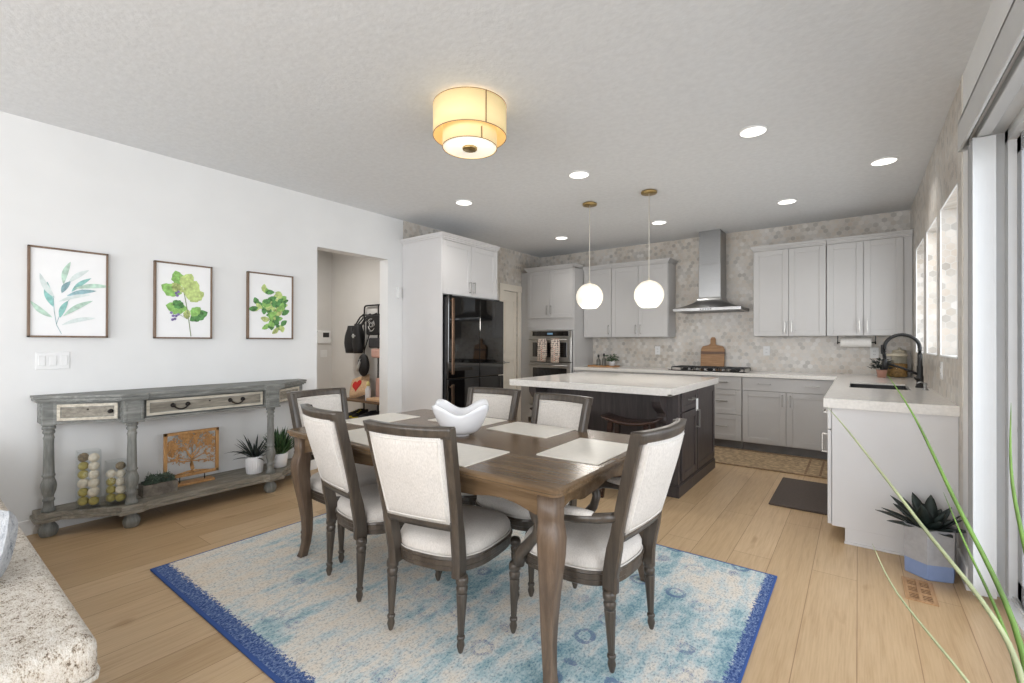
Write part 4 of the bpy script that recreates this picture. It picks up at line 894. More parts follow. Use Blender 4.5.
dup(ch, (-2.065, 1.59, ZR), math.radians(-9), 'linen side chair on the near table side, left of the chair closest to the bowl')
dup(ch, (-2.585, 1.735, ZR), math.radians(-86), 'linen side chair at the table end in front of the grey console')
dup(ch, (-2.01, 2.185, ZR), math.radians(-174.7), 'linen side chair facing the camera in front of the black refrigerator')
dup(ch, (-1.49, 2.13, ZR), math.radians(173.8), 'linen side chair facing the camera in front of the island')
WS = .98; ac = make_chair('armchair', 'linen armchair with padded arms at the table end nearest the sink counter', True)
ac.location = (-.952, 1.828, ZR); ac.rotation_euler = (0, 0, math.radians(86))
# ------------------------------------------------------------------ console table
cn = thing('console_table', 'long distressed grey console table with three drawers and turned posts on the left wall', 'console table', (-4.18, 1.46, 0)); YC = 1.46
WX = LW+.003
def outline(g):      # half breakfront: shallow ends, angled sides, deep centre
    return [(WX, .555-g), (-4.235+g, .555-g), (-4.215+g, .63-g*.4), (-3.985+g, .925-g*.4), (-3.955+g, .925-g), (-3.955+g, 1.06), (-3.975+g, 1.07), (-3.975+g, 1.85), (-3.955+g, 1.86), (-3.955+g, 1.995+g), (-3.985+g, 1.995+g*.4), (-4.215+g, 2.28+g*.4), (-4.235+g, 2.345+g), (WX, 2.345+g)]
m = MB()
for g, z0, z1 in ((.0, .872, .885), (.014, .883, .899), (.004, .897, .903), (.018, .902, .918)): m.prism(outline(g), z0, z1, bev=.002)
m.build('top', CONS, cn)
m = MB()
m.prism([(WX, .57), (-4.26, .57), (-4.02, .95), (-4.02, 1.96), (-4.26, 2.33), (WX, 2.33)], .735, .872)
for y in (.985, 1.925): m.box(-4.055, -3.965, y-.055, y+.055, .722, .872, .003)
for y in (.61, 2.29): m.box(-4.275, -4.225, y-.035, y+.035, .722, .872, .003)
m.box(-4.03, -3.985, 1.04, 1.88, .728, .742, .003)
for y in (.985, 1.925): m.box(-3.966, -3.958, y-.045, y-.035, .74, .862); m.box(-3.966, -3.958, y+.035, y+.045, .74, .862); m.box(-3.968, -3.952, y-.058, y+.058, .722, .734, .003)
m.build('frieze', CONS, cn)
def post(x, y, lab=None):
    MB().lathe([(.034, .722), (.04, .715), (.04, .70), (.03, .695), (.036, .685), (.036, .675), (.027, .665), (.03, .65), (.034, .642), (.03, .632), (.029, .60), (.0335, .42), (.034, .405), (.039, .40), (.039, .392), (.031, .385), (.036, .37), (.045, .345), (.047, .325), (.042, .295), (.031, .265), (.029, .25), (.036, .243), (.036, .232), (.03, .225), (.032, .19), (.042, .175), (.042, .16)], (x, y, 0), 24, M=Matrix.Diagonal((.86, .86, 1, 1))).build('post', CONSV, cn)
    MB().lathe([(.03, .106), (.03, .085), (.04, .07), (.049, .05), (.049, .03), (.04, .004), (.035, 0)], (x, y, 0), 24).build('foot', CONSV, cn)
for x, y in ((-4.25, .61), (-4.01, .985), (-4.01, 1.925), (-4.25, 2.29)): post(x, y)
m = MB()
sh = lambda g: [(WX, .55-g), (-4.21+g, .55-g), (-4.185+g, .60), (-4.195+g, .66), (-3.995+g, .90), (-3.955+g, .92-g), (-3.945+g, 1.03), (-3.975+g, 1.07), (-3.975+g, 1.85), (-3.945+g, 1.89), (-3.955+g, 2.0+g), (-3.995+g, 2.02), (-4.195+g, 2.25), (-4.185+g, 2.30), (-4.21+g, 2.35+g), (WX, 2.35+g)]
m.prism(sh(.012), .105, .128, bev=.003); m.prism(sh(0), .126, .160, bev=.006); m.build('lower_shelf', CONSB, cn)
def console_drawer(p0, p1, hk):
    p0, p1 = Vector(p0), Vector(p1); d = (p1-p0); ln = d.length; ex = d.normalized(); nrm = Vector((-ex.y, ex.x, 0))
    Mx = Matrix(((ex.x, nrm.x, 0, p0.x), (ex.y, nrm.y, 0, p0.y), (0, 0, 1, 0), (0, 0, 0, 1)))
    dr = MB().box(.0, ln, -.004, .014, .748, .864, .003, M=Mx).build('drawer', CONS, cn); m = MB(); bw = .018
    m.box(.004, ln-.004, .013, .018, .752, .752+bw, .001, M=Mx); m.box(.004, ln-.004, .013, .018, .860-bw, .860, .001, M=Mx); m.box(.004, .004+bw, .013, .018, .752+bw, .860-bw, M=Mx); m.box(ln-.004-bw, ln-.004, .013, .018, .752+bw, .860-bw, M=Mx)
    m.build('border', CREAM, dr)
    MB().box(bw+.008, ln-bw-.008, .012, .0152, .752+bw+.004, .860-bw-.004, M=Mx).build('inset_panel', CONSB, dr)
    for u in hk:
        h = MB()
        if len(hk) == 2:
            for e in (-.047, .047): h.lathe([(.017, 0), (.015, .004), (.007, .006), (.007, .018), (.011, .02), (.009, .026)], Mx @ Vector((u*ln+e, .015, .812)), 14, M=Mx.to_3x3().to_4x4() @ rot('X', -PI/2))
            h.tube([Mx @ Vector((u*ln+e, .032+.012*(1-abs(e)/.047), .812-.03*math.cos(e/.047*PI/2)**.6)) for e in [(-.047+.0094*i) for i in range(11)]], .0055, 8)
            h.build('bail_handle', IRON, dr)
        else:
            h.lathe([(.014, 0), (.007, .004), (.006, .014), (.012, .02), (.010, .028), (.004, .03)], Mx @ Vector((u*ln, .015, .806)), 14, M=Mx.to_3x3().to_4x4() @ rot('X', -PI/2)); h.build('knob', IRON, dr)
    MB().lathe([(.006, 0), (.005, .003)], Mx @ Vector((ln/2, .016, .822)), 10, M=Mx.to_3x3().to_4x4() @ rot('X', -PI/2)).build('keyhole', IRON, dr)
console_drawer((-4.02, 1.86, 0), (-4.02, 1.06, 0), (.26, .74))
console_drawer((-4.036, .922, 0), (-4.215, .645, 0), (.12,)); console_drawer((-4.228, 2.28, 0), (-4.040, 1.99, 0), (.5,))
ZS = .16
# glass vases and decorative balls
def vase(x, y, rx, ry, h, lab):
    o = thing('glass_vase', lab, 'vase', (x, y, ZS)); m = MB(); P = lambda s, z: [(x+px, y+py, z) for px, py in rrect(-rx+s, rx-s, -ry+s, ry-s, .012, 3)]
    m.loft([P(.0, ZS), P(0, ZS+h), P(.005, ZS+h), P(.005, ZS+.016), P(.03, ZS+.015)]); m.build('vase_body', CLEAR, o)
vase(-4.135, .785, .058, .058, .385, 'taller square glass vase of decorative balls on the console shelf'); vase(-4.08, .915, .054, .054, .30, 'shorter square glass vase of decorative balls beside the post')
nb = 0
# (vase, list of (dx, dy, dz, r, type)) ; stacked so that they touch
WORDS = ['olive textured', 'cream pale', 'brown twig']
def balls(x, y, spec, nm):
    for dx, dy, dz, r, k, lab in spec:
        m = MB(); m.sphere((0, 0, r), r, 0, 3)
        if k != 0:
            for i in range(7): Mx = rot('X', random.uniform(0, 3)) @ rot('Y', random.uniform(0, 3)); m.tube([Mx @ Vector((r*1.0*math.cos(2*PI*j/24), r*1.0*math.sin(2*PI*j/24), 0))+Vector((0, 0, r)) for j in range(24)], r*.06, 5, closed=True)
        o = m.build('decorative_ball', BALLS[k], None, (0, 0, 0)); o.location = (x+dx, y+dy, ZS+.0165+dz); o.rotation_euler = (0, 0, random.random()); tag(o, lab, 'ball', 'decorative balls in the glass vases')
ORD = ('on the floor of', 'second up in', 'third up in', 'fourth up in', 'fifth up in', 'topmost in')
def ball_column(x, y, dx, dy, spec, side, nm):
    z = .0165
    for i, (k, r) in enumerate(spec):
        word = ('olive green', 'pale cream', 'brown twig')[k]; pos = 'topmost in' if i == len(spec)-1 else ORD[i]
        balls(x, y, [(dx, dy, z-.0165, r, k, '%s ball %s the %s column of the %s glass vase' % (word, pos, side, nm))], nm); z += 2*r+.0004
ball_column(-4.135, .785, -.0215, -.0225, ((0, .029), (0, .029), (1, .030), (0, .029), (0, .028), (2, .029)), 'left', 'taller')
ball_column(-4.135, .785, .022, .0225, ((0, .028), (1, .031), (1, .029), (1, .028), (1, .028), (1, .028)), 'right', 'taller')
ball_column(-4.08, .915, -.0202, -.021, ((0, .0275), (0, .0275), (0, .027), (1, .027)), 'left', 'shorter')
ball_column(-4.08, .915, .0205, .021, ((0, .027), (1, .028), (1, .027), (1, .0265), (2, .0265)), 'right', 'shorter')
# planter box of succulents
o = thing('succulent_planter', 'rough grey wooden box of sage succulents on the console shelf', 'planter', (-4.12, 1.165, ZS))
m = MB(); px0, px1, py0, py1 = -4.185, -4.07, 1.065, 1.275
m.box(px0, px1, py0, py1, ZS, ZS+.012); m.box(px0, px0+.012, py0, py1, ZS+.012, ZS+.085, .002); m.box(px1-.012, px1, py0, py1, ZS+.012, ZS+.085, .002); m.box(px0+.012, px1-.012, py0, py0+.012, ZS+.012, ZS+.085, .002); m.box(px0+.012, px1-.012, py1-.012, py1, ZS+.012, ZS+.085, .002); m.build('box', DWOOD if False else plain('weathered_box_wood', (116, 108, 98), .8, var=.25, vs=30), o)
MB().box(px0+.012, px1-.012, py0+.012, py1-.012, ZS+.05, ZS+.072).build('soil', SOIL, o)
m = MB()
for i in range(26):
    cxx, cyy = random.uniform(px0+.015, px1-.015), random.uniform(py0+.015, py1-.015); hh = random.uniform(.0, .045)
    for k in range(11): a = k*2.4; leaf(m, (cxx, cyy, ZS+.07+hh), (math.cos(a), math.sin(a), .25+k*.12), .03+.008*random.random(), .014, .1, 0, 4, .003)
    m.tube([(cxx, cyy, ZS+.06), (cxx, cyy, ZS+.075+hh)], .003, 5)
for i in range(8): leaf(m, (random.uniform(px0+.02, px1-.02), random.uniform(py0+.02, py1-.02), ZS+.07), (random.uniform(-.3, .3), random.uniform(-.3, .3), 1), .1, .008, .1, 0, 4)
m.build('foliage', SAGE, o)
# carved tree panel on a stand
ty0, ty1, tz0, tz1, tx = 1.225, 1.60, .222, .575, -4.21
o = thing('tree_carving', 'carved honey-wood tree of life panel on a stand on the console shelf', 'decor', (tx, 1.41, ZS))
MB().box(tx-.045, tx+.045, 1.27, 1.56, ZS, ZS+.018, .003).build('base', OAKC, o)
m = MB()
for y in (1.33, 1.50): m.tube([(tx, y, ZS+.015), (tx, y, tz0+.01)], .004, 8)
m.build('rod', IRON, o)
m = MB(); fw = .022
m.box(tx-.011, tx+.011, ty0, ty0+fw, tz0, tz1, .002); m.box(tx-.011, tx+.011, ty1-fw, ty1, tz0, tz1, .002); m.box(tx-.011, tx+.011, ty0, ty1, tz0, tz0+fw, .002); m.box(tx-.011, tx+.011, ty0, ty1, tz1-fw, tz1, .002); m.build('frame', OAKC, o)
m = MB(); yc = (ty0+ty1)/2; lo_y, hi_y, lo_z, hi_z = ty0+fw, ty1-fw, tz0+fw, tz1-fw
def clampp(y, z): return (max(lo_y, min(hi_y, y)), max(lo_z, min(hi_z, z)))
def branch(y, z, a, ln, r, dep):
    pts = [(tx, y, z)]; aa_ = a; yy, zz = y, z
    for i in range(4):
        aa_ += random.uniform(-.16, .16)+(.06 if math.cos(a) > 0 else -.06)*(1 if dep < 3 else .3); yy += math.cos(aa_)*ln/4; zz += math.sin(aa_)*ln/4; yy, zz = clampp(yy, zz); pts.append((tx, yy, zz))
    m.tube(pts, [r*(1-.1*i) for i in range(5)], 5, sx=1.0)
    if dep == 0 or not (lo_y < yy < hi_y and lo_z < zz < hi_z):
        return
    for s_ in (-1, 1): branch(yy, zz, aa_+s_*random.uniform(.28, .62), ln*.72, r*.68, dep-1)
    if dep <= 3:
        for k in range(8):
            i = random.randrange(1, 5); la = aa_+random.uniform(-1.5, 1.5); p = pts[i]
            q = clampp(p[1]+math.cos(la)*.012, p[2]+math.sin(la)*.012); m.sphere((tx, q[0], q[1]), .0065, 0, 1, (.8, 1, 1.1))
m.tube([(tx, yc, lo_z-.002), (tx, yc+.004, lo_z+.03), (tx, yc-.003, lo_z+.07), (tx, yc, lo_z+.125)], [.022, .014, .012, .013], 8)
for a in (-.1, .35, .8, 1.2, 1.57, 1.94, 2.35, 2.8, 3.25): branch(yc, lo_z+.095+.02*math.sin(a), a, .08, .0055, 4)
for s_ in (-1, 1):
    for k in range(3): m.tube([(tx, yc, lo_z+.012), (tx, yc+s_*(.03+.02*k), lo_z+.012-.004*k+.004), (tx, yc+s_*(.06+.028*k), lo_z+.001)], [.008, .005, .003], 6)
for i in range(120):
    cy_, cz_ = random.uniform(lo_y+.012, hi_y-.012), random.uniform(lo_z+.075, hi_z-.010); a0 = random.uniform(0, 2*PI); r = random.uniform(.006, .012)
    if abs(cy_-yc) < .03 and cz_ < lo_z+.11: continue
    m.tube([(tx, *clampp(cy_+r*math.cos(a0+k*.5), cz_+r*math.sin(a0+k*.5))) for k in range(6)], [.001, .0028, .0036, .0036, .0028, .001], 5)
m.build('carved_tree', OAKC, o)
# white pots on the console shelf
def ribbed_pot(o, x, y, r, h, nf=22): MB().lathe([(r*.82, 0), (r*.9, .006), (r, h*.5), (r*.98, h-.012), (r*.9, h), (r*.8, h), (r*.78, h-.02)], (x, y, ZS), 88, flute=.05, nf=nf).build('pot', CERAM, o)
o = thing('potted_plant', 'spiky plant in a ribbed white pot beside the right console post', 'plant', (-4.12, 1.845, ZS)); ribbed_pot(o, -4.12, 1.845, .07, .145)
MB().lathe([(.048, 0), (.048, .004)], (-4.12, 1.845, ZS+.105), 20).build('soil', SOIL, o)
m = MB()
for i in range(26):
    a = i*2.4; u = i/25; leaf(m, (-4.12+.012*math.cos(a), 1.845+.012*math.sin(a), ZS+.12), (math.cos(a), math.sin(a), .25+1.7*u), .17+.06*u, .018, .55-.3*u, 0, 6)
for a, ln in ((-1.7, .2), (-1.2, .19), (-2.1, .17)): leaf(m, (-4.12, 1.845, ZS+.12), (math.cos(a), math.sin(a), .9), ln*1.25, .018, 1.0, 0, 7)
m.build('foliage', AGAVE, o)
o = thing('potted_plant', 'bushy green plant in a smooth white pot behind the right console post', 'plant', (-4.15, 2.07, ZS)); MB().lathe([(.05, 0), (.062, .006), (.068, .06), (.072, .12), (.068, .125), (.058, .125), (.056, .10)], (-4.15, 2.07, ZS), 32).build('pot', CERAM, o)
MB().lathe([(.056, 0), (.056, .004)], (-4.15, 2.07, ZS+.105), 20).build('soil', SOIL, o)
m = MB()
for i in range(100):
    a = random.uniform(0, 2*PI); u = random.random(); leaf(m, (-4.15+.03*math.cos(a), 2.07+.03*math.sin(a), ZS+.1), (math.cos(a)*(1-u*.7), math.sin(a)*(1-u*.7), .6+u*1.5), .15+.11*u, .022, .3, 0, 5)
m.build('foliage', GRN, o)
# ------------------------------------------------------------------ framed prints
TEAL = [plain('watercolour_teal', (146, 196, 190), .8, var=.14, vs=30), plain('watercolour_mint', (190, 216, 200), .8, var=.14, vs=30), plain('watercolour_mist', (216, 225, 223), .8, var=.06, vs=30), plain('watercolour_slate', (144, 176, 182), .8, var=.2, vs=30)]
GRS = [plain('watercolour_leaf', (144, 190, 106), .8, var=.2, vs=40), plain('watercolour_lime', (190, 208, 134), .8, var=.16, vs=40), plain('watercolour_deep_green', (92, 142, 84), .8, var=.3, vs=40), plain('watercolour_olive', (172, 184, 118), .8, var=.3, vs=40), plain('watercolour_violet', (148, 132, 186), .8, var=.2, vs=60), plain('watercolour_stem', (128, 140, 100), .8)]
def art(y0, y1, z0, z1, label, fill):
    o = thing('framed_print', label, 'picture', (LW+.012, (y0+y1)/2, z0), 'botanical prints above the console'); x = LW; fw = .012; dp = .035
    m = MB(); m.box(x, x+dp, y0, y0+fw, z0, z1, .001); m.box(x, x+dp, y1-fw, y1, z0, z1, .001); m.box(x, x+dp, y0, y1, z0, z0+fw, .001); m.box(x, x+dp, y0, y1, z1-fw, z1, .001); m.build('frame', FRAMEW, o)
    pp = MB().box(x, x+.024, y0+fw, y1-fw, z0+fw, z1-fw).build('paper', PAPER, o); mb = MB(); fill(mb, y0, z0, y1-y0, z1-z0, x+.0243); return mb, pp
def flatleaf(mb, x, y, z, a, ln, wd, mi, wav=0):
    n = 12; pts = []
    for s_ in (1, -1):
        for i in range(n+1):
            t_ = i/n if s_ == 1 else 1-i/n; w_ = wd/2*math.sin(PI*t_)**.8*(1+wav*math.cos(t_*22)); u, v = t_*ln, s_*w_+.06*ln*math.sin(PI*t_)
            if not (s_ == -1 and i in (0, n)): pts.append((y+u*math.cos(a)-v*math.sin(a), z+u*math.sin(a)+v*math.cos(a)))
    k = len(pts); vs = [(x, p[0], p[1]) for p in pts]+[(x+.0006, p[0], p[1]) for p in pts]
    mb.add(vs, [list(range(k))[::-1], list(range(k, 2*k))]+[[i, (i+1) % k, k+(i+1) % k, k+i] for i in range(k)], mi)
def stem(mb, x, pts, r, mi): mb.tube([(x, a, b) for a, b in pts], r, 6, mi)
def fillA(mb, y, z, W, H, x):
    P = lambda u, v: (y+u*W, z+v*H)
    stem(mb, x, [P(.40, .04), P(.34, .14), P(.31, .30), P(.30, .46)], .0016, 3); stem(mb, x, [P(.34, .15), P(.40, .32), P(.52, .46), P(.66, .56)], .0013, 3)
    for i, (u, v, a, ln, wd, mi) in enumerate(((.30, .34, 1.75, .23, .062, 0), (.32, .44, 2.0, .24, .05, 2), (.29, .22, 2.35, .20, .05, 1), (.42, .60, 1.35, .22, .05, 1), (.48, .62, .75, .2, .05, 2), (.40, .50, 1.1, .13, .05, 3), (.52, .52, .8, .20, .045, 0), (.55, .56, .15, .27, .05, 1), (.46, .47, .3, .22, .05, 3),
            (.36, .40, .35, .24, .04, 2), (.38, .22, 1.25, .17, .05, 0), (.42, .24, .65, .26, .05, 1), (.40, .14, .3, .25, .045, 2))):
        p = P(u, v); flatleaf(mb, x+i*.00012, p[0], p[1], a, ln*.74, wd*.62, mi)
def fillB(mb, y, z, W, H, x):
    P = lambda u, v: (y+u*W, z+v*H)
    stem(mb, x, [P(.62, .03), P(.59, .2), P(.55, .40), P(.50, .60)], .003, 5); stem(mb, x, [P(.56, .26), P(.42, .32), P(.34, .36)], .0015, 5)
    for i, (u, v, a, ln, wd, mi) in enumerate(((.46, .60, 2.75, .15, .10, 0), (.48, .70, 2.0, .13, .09, 0), (.50, .66, 1.2, .14, .1, 1), (.58, .52, 1.25, .17, .12, 1), (.60, .50, .7, .13, .09, 1), (.56, .40, 3.0, .15, .10, 0), (.50, .42, 2.6, .09, .07, 2), (.60, .24, .55, .15, .09, 2), (.63, .30, .9, .10, .07, 0), (.48, .62, 2.4, .10, .07, 3), (.55, .26, 1.5, .08, .05, 3))):
        p = P(u, v); flatleaf(mb, x+i*.00012, p[0], p[1], a, ln, wd, mi, .10)
    for u, v in ((.36, .60), (.40, .62), (.38, .57), (.28, .34), (.31, .30), (.34, .26), (.30, .25), (.36, .30), (.40, .32)):
        p = P(u, v)
        for k in range(5): flatleaf(mb, x+.0012, p[0], p[1], k*1.26, .012, .01, 4)
def fillC(mb, y, z, W, H, x):
    P = lambda u, v: (y+u*W, z+v*H); random.seed(3)
    for i in range(64):
        cl = random.choice(((.55, .70, .2), (.62, .62, .22), (.45, .56, .2), (.60, .45, .18), (.56, .26, .14), (.32, .50, .12), (.60, .24, .13)))
        u = cl[0]+random.uniform(-1, 1)*cl[2]; v = cl[1]+random.uniform(-1, 1)*cl[2]*.6; u = min(.74, max(.20, u)); v = min(.78, max(.17, v)); p = P(u, v)
        flatleaf(mb, x+i*.00008, p[0], p[1], random.uniform(0, 2*PI), random.uniform(.06, .095), random.uniform(.038, .05), random.choice((0, 0, 1, 2, 2, 3)), .05)
    random.seed(11)
mb, p = art(.520, .925, 1.302, 1.907, 'framed print of slender teal watercolour leaves, nearest the camera', fillA); mb.build('leaf_painting', TEAL, p)
mb, p = art(1.199, 1.597, 1.30, 1.903, 'framed print of a light green sprig with purple berries, the middle print', fillB); mb.build('leaf_painting', GRS, p)
mb, p = art(1.879, 2.292, 1.302, 1.905, 'framed print of a dense dark green leafy plant beside the hall opening', fillC); mb.build('leaf_painting', GRS, p)
# ------------------------------------------------------------------ hall: keypad, coat rack, bags, bench things
l = bpy.data.lights.new('hall_fill_lamp', 'AREA'); l.shape = 'DISK'; l.size = .3; l.energy = 32; l.color = (1, .96, .9)  # lamp added out of view to brighten the dark hall
lo = bpy.data.objects.new('hall_fill_lamp', l); COL.objects.link(lo); lo.location = (-5.6, 3.0, CH-.06)
hl = thing('hall_fill_fixture', 'unseen flat round ceiling light added to brighten the hall beyond the opening', 'ceiling light', (-5.6, 3.0, CH-.05)); MB().lathe([(.15, 0), (.17, .005), (.17, .05)], (-5.6, 3.0, CH-.05), 32).build('base', TRIM, hl); MB().lathe([(.145, -.004), (.15, .0)], (-5.6, 3.0, CH-.05), 32).build('diffuser', DIFF, hl)  # fixture made up to carry the added hall lamp
kp = thing('wall_keypad', 'white keypad with a dark screen on the hall wall', 'keypad', (HX, 4.06, 1.26)); MB().box(HX, HX+.03, 3.94, 4.165, 1.26, 1.46, .008).build('case', PLASW, kp); MB().box(HX+.0295, HX+.032, 4.03, 4.135, 1.355, 1.43, .002).build('screen', BLKGL, kp)
plate('light_switch', 'white two-rocker switch under the hall keypad', 'switch', '+X', HX, 4.06, 1.10, .115, .115, 'switch')
ht = thing('hall_tree', 'black metal coat rack with rustic wooden bench in the hall', 'coat rack', (-5.35, 3.98, 0))
m = MB(); R_ = .012
m.tube([(-5.84, 4.16, 0), (-5.84, 4.16, 1.76), (-5.83, 4.16, 1.80), (-5.80, 4.16, 1.815), (-4.90, 4.16, 1.815), (-4.87, 4.16, 1.80), (-4.86, 4.16, 1.76), (-4.86, 4.16, 0)], R_, 10)
m.tube([(-5.51, 4.16, .2), (-5.51, 4.16, 1.81)], .010, 8)
m.tube([(-5.18, 4.16, .2), (-5.18, 4.16, 1.81)], .010, 8); m.tube([(-5.84, 4.16, 1.68), (-4.86, 4.16, 1.68)], .009, 8); m.build('frame', BLKM, ht)
for x in (-5.84, -4.86):
    m = MB(); m.tube([(x, 3.80, 0), (x, 3.80, .46)], R_, 8); m.tube([(x, 3.80, .2), (x, 4.16, .2)], .008, 8); m.tube([(x, 3.80, .45), (x, 4.16, .45)], .008, 8); m.build('leg', BLKM, ht)
MB().box(-5.87, -4.84, 3.78, 4.185, .46, .487, .003).build('bench', DWOOD, ht); m = MB().box(-5.85, -4.86, 3.80, 4.17, .205, .222, .002); m.build('shoe_shelf', DWOOD, ht)
for x in (-5.75, -5.60, -5.42, -5.3): MB().tube([(x, 4.16, 1.68), (x, 4.10, 1.665), (x, 4.085, 1.69)], .006, 6).build('hook', BLKM, ht)
def sack(o, name, mat, c, rx, ry, h, top=.55, n=20, lean=0):
    rings = []
    for i in range(9):
        t_ = i/8; s_ = (math.sin(PI*(.14+.62*t_)) if True else 1); rr = .55+.45*s_; rr *= (1-(1-top)*t_**2)
        ring = []
        for k in range(n): a = 2*PI*k/n; ca, sa = math.cos(a), math.sin(a); ring.append((c[0]+rx*rr*abs(ca)**.7*(1 if ca > 0 else -1)+.008*math.sin(5*a+i), c[1]+ry*rr*abs(sa)**.8*(1 if sa > 0 else -1)+lean*t_, c[2]+h*t_))
        rings.append(ring)
    return MB().loft(rings).build(name, mat, o)
bk = thing('backpack', 'black backpack hanging at the left of the hall coat rack', 'bag', (-5.93, 4.0, 1.12)); sack(bk, 'bag_body', BAGB, (-5.955, 4.02, 1.12), .13, .08, .40)
m = MB(); m.tube([(-5.90, 4.03, 1.5), (-5.80, 4.06, 1.64), (-5.75, 4.085, 1.685), (-5.74, 4.06, 1.62), (-5.85, 4.0, 1.47)], .011, 8); m.build('strap', BAGB, bk)
tb = thing('shoulder_bag', 'long black bag with small white emblem hanging beside the backpack', 'bag', (-5.70, 4.0, 1.12)); sack(tb, 'bag_body', BAGB, (-5.715, 3.97, 1.12), .10, .07, .42, .7); m = MB(); m.tube([(-5.72, 4.0, 1.5), (-5.66, 4.06, 1.64), (-5.60, 4.085, 1.685), (-5.62, 4.05, 1.62), (-5.68, 3.99, 1.5)], .01, 8); m.build('strap', BAGB, tb)
MB().box(-5.76, -5.69, 3.894, 3.905, 1.36, 1.375, M=None).box(-5.745, -5.72, 3.894, 3.905, 1.34, 1.395).build('emblem', BAGW, tb)
hm = thing('round_case', 'round black case with a white stripe hanging below the black bags', 'case', (-5.63, 3.94, .82)); MB().sphere((-5.60, 3.98, .955), .13, 0, 3, (.8, .5, 1.25)).build('case_body', BAGB, hm)
MB().tube([(-5.66, 3.922, .88), (-5.62, 3.91, .93), (-5.59, 3.91, 1.0), (-5.60, 3.916, 1.04)], .016, 6).build('stripe', BAGW, hm); MB().tube([(-5.60, 3.98, 1.13), (-5.56, 4.05, 1.4), (-5.60, 4.085, 1.68)], .008, 6).build('strap', BAGB, hm)
tt = thing('tote_bag', 'black tote bag with a white floral print hanging at the right of the coat rack', 'bag', (-5.38, 4.02, 1.36)); MB().box(-5.58, -5.20, 4.0, 4.06, 1.38, 1.66, .02, seg=3).build('bag_body', BAGB, tt)
m = MB(); random.seed(5)
for i in range(26):
    a = random.uniform(0, 6.28); r = random.uniform(.02, .09); m.tube([(-5.46+r*math.cos(a+q*.5), 3.997, 1.52+r*math.sin(a+q*.5)) for q in (0, .5, 1, 1.5)], .0035, 5)
m.build('print', BAGW, tt); m = MB(); m.tube([(-5.50, 4.03, 1.65), (-5.44, 4.08, 1.69), (-5.40, 4.03, 1.65)], .008, 6); m.build('handle', BAGB, tt)
tag(MB().box(-5.50, -5.22, 3.98, 4.08, 1.20, 1.34, .02).build('lunch_bag', plain('dark_grey_canvas', (46, 46, 50), .7)), 'small dark grey bag below the floral tote on the rack', 'bag')
tag(MB().box(-5.46, -5.2, 3.99, 4.06, 1.06, 1.19, .03, seg=3).build('pouch', PINK), 'small pink pouch under the dark grey bag on the rack', 'pouch')
pw = thing('heart_pillow', 'natural burlap pillow with a red heart leaning on the hall bench', 'pillow', (-5.66, 3.98, .487))
Mx = Matrix.Translation((-5.665, 3.93, .50)) @ rot('X', PI/2-.42) @ rot('Z', .30)
def padM(Mx, hw, hh, th, n=12):
    vs = []; fs = []
    for s_ in (1, -1):
        for j in range(n+1):
            for i in range(n+1):
                u, v = -1+2*i/n, -1+2*j/n; e = max(0, (1-u**4)*(1-v**4))**.5; vs.append(Mx @ Vector((u*hw*(1-.06*v*v), hh+v*hh*(1-.06*u*u), s_*th*e)))
    W = n+1; K = W*W
    for j in range(n):
        for i in range(n): a = j*W+i; fs.append([a, a+1, a+W+1, a+W]); fs.append([K+a, K+a+W, K+a+W+1, K+a+1])
    return vs, fs
vs, fs = padM(Mx, .19, .165, .05); MB().add(vs, fs, 0, True).build('pillow_body', BURLAP, pw)
hp = []
for i in range(30): t_ = 2*PI*i/30; hp.append((.0058*16*math.sin(t_)**3, .165+.0058*(13*math.cos(t_)-5*math.cos(2*t_)-2*math.cos(3*t_)-math.cos(4*t_))))
MB().prism(hp, .044, .056, M=Mx).build('heart_patch', RED, pw)
bt = thing('spray_bottle', 'white and yellow bottle standing on the hall bench', 'bottle', (-5.33, 3.86, .487)); MB().lathe([(.036, 0), (.038, .006), (.038, .15), (.02, .185), (.018, .2)], (-5.33, 3.86, .487), 20).build('bottle_body', plain('white_bottle', (220, 222, 226), .4), bt); MB().lathe([(.025, 0), (.027, .005), (.022, .05), (.012, .06)], (-5.33, 3.86, .685), 16).build('cap', plain('cream_yellow_cap', (224, 208, 140), .5), bt)
tag(MB().box(-5.36, -5.02, 4.0, 4.12, .487, .78, .015).build('gift_bag', PINK), 'dusty pink bag standing at the back of the hall bench', 'bag')
tag(MB().box(-5.30, -4.98, 3.80, 3.96, .487, .53, .012).build('folded_cloth', BURLAP), 'folded tan cloth on the front right of the hall bench', 'cloth')
def shoe(x, y, z, rz, mats, lab):
    o = thing('shoe', lab, 'shoe', (0, 0, 0), 'shoes under the hall bench'); rings = []; rs = []
    for i in range(13):
        t_ = i/12; yy = -.13+.26*t_; hw = .040*(1-.25*math.cos(PI*t_*1.6))*math.sin(PI*(.12+.80*t_))**.4; hh = .085-.05*max(0, (t_-.35)/.65)**.7 if t_ > .35 else .085
        rings.append([(hw*.92*math.cos(a), yy, .022+hh*max(0, math.sin(a)) if math.sin(a) >= 0 else .02) for a in [2*PI*k/14 for k in range(14)]]); rs.append([(hw*s1, yy, z1) for s1, z1 in ((-1, 0), (1, 0), (1.02, .022), (-1.02, .022))])
    MB().loft(rings).build('upper', mats[0], o); MB().loft(rs, smooth=False).build('sole', mats[1], o)
    m = MB()
    for k in range(3): m.tube([(-.018, .0+.025*k, .098-.013*k), (0, .0+.025*k, .105-.013*k), (.018, .0+.025*k, .098-.013*k)], .003, 5)
    m.build('laces', mats[1], o); o.location = (x, y, z); o.rotation_euler = (0, 0, rz); return o
s0 = shoe(-5.72, 3.93, .222, 2.9, (BAGB, YEL), 'black shoe with a yellow sole, left one on the bench shoe shelf')
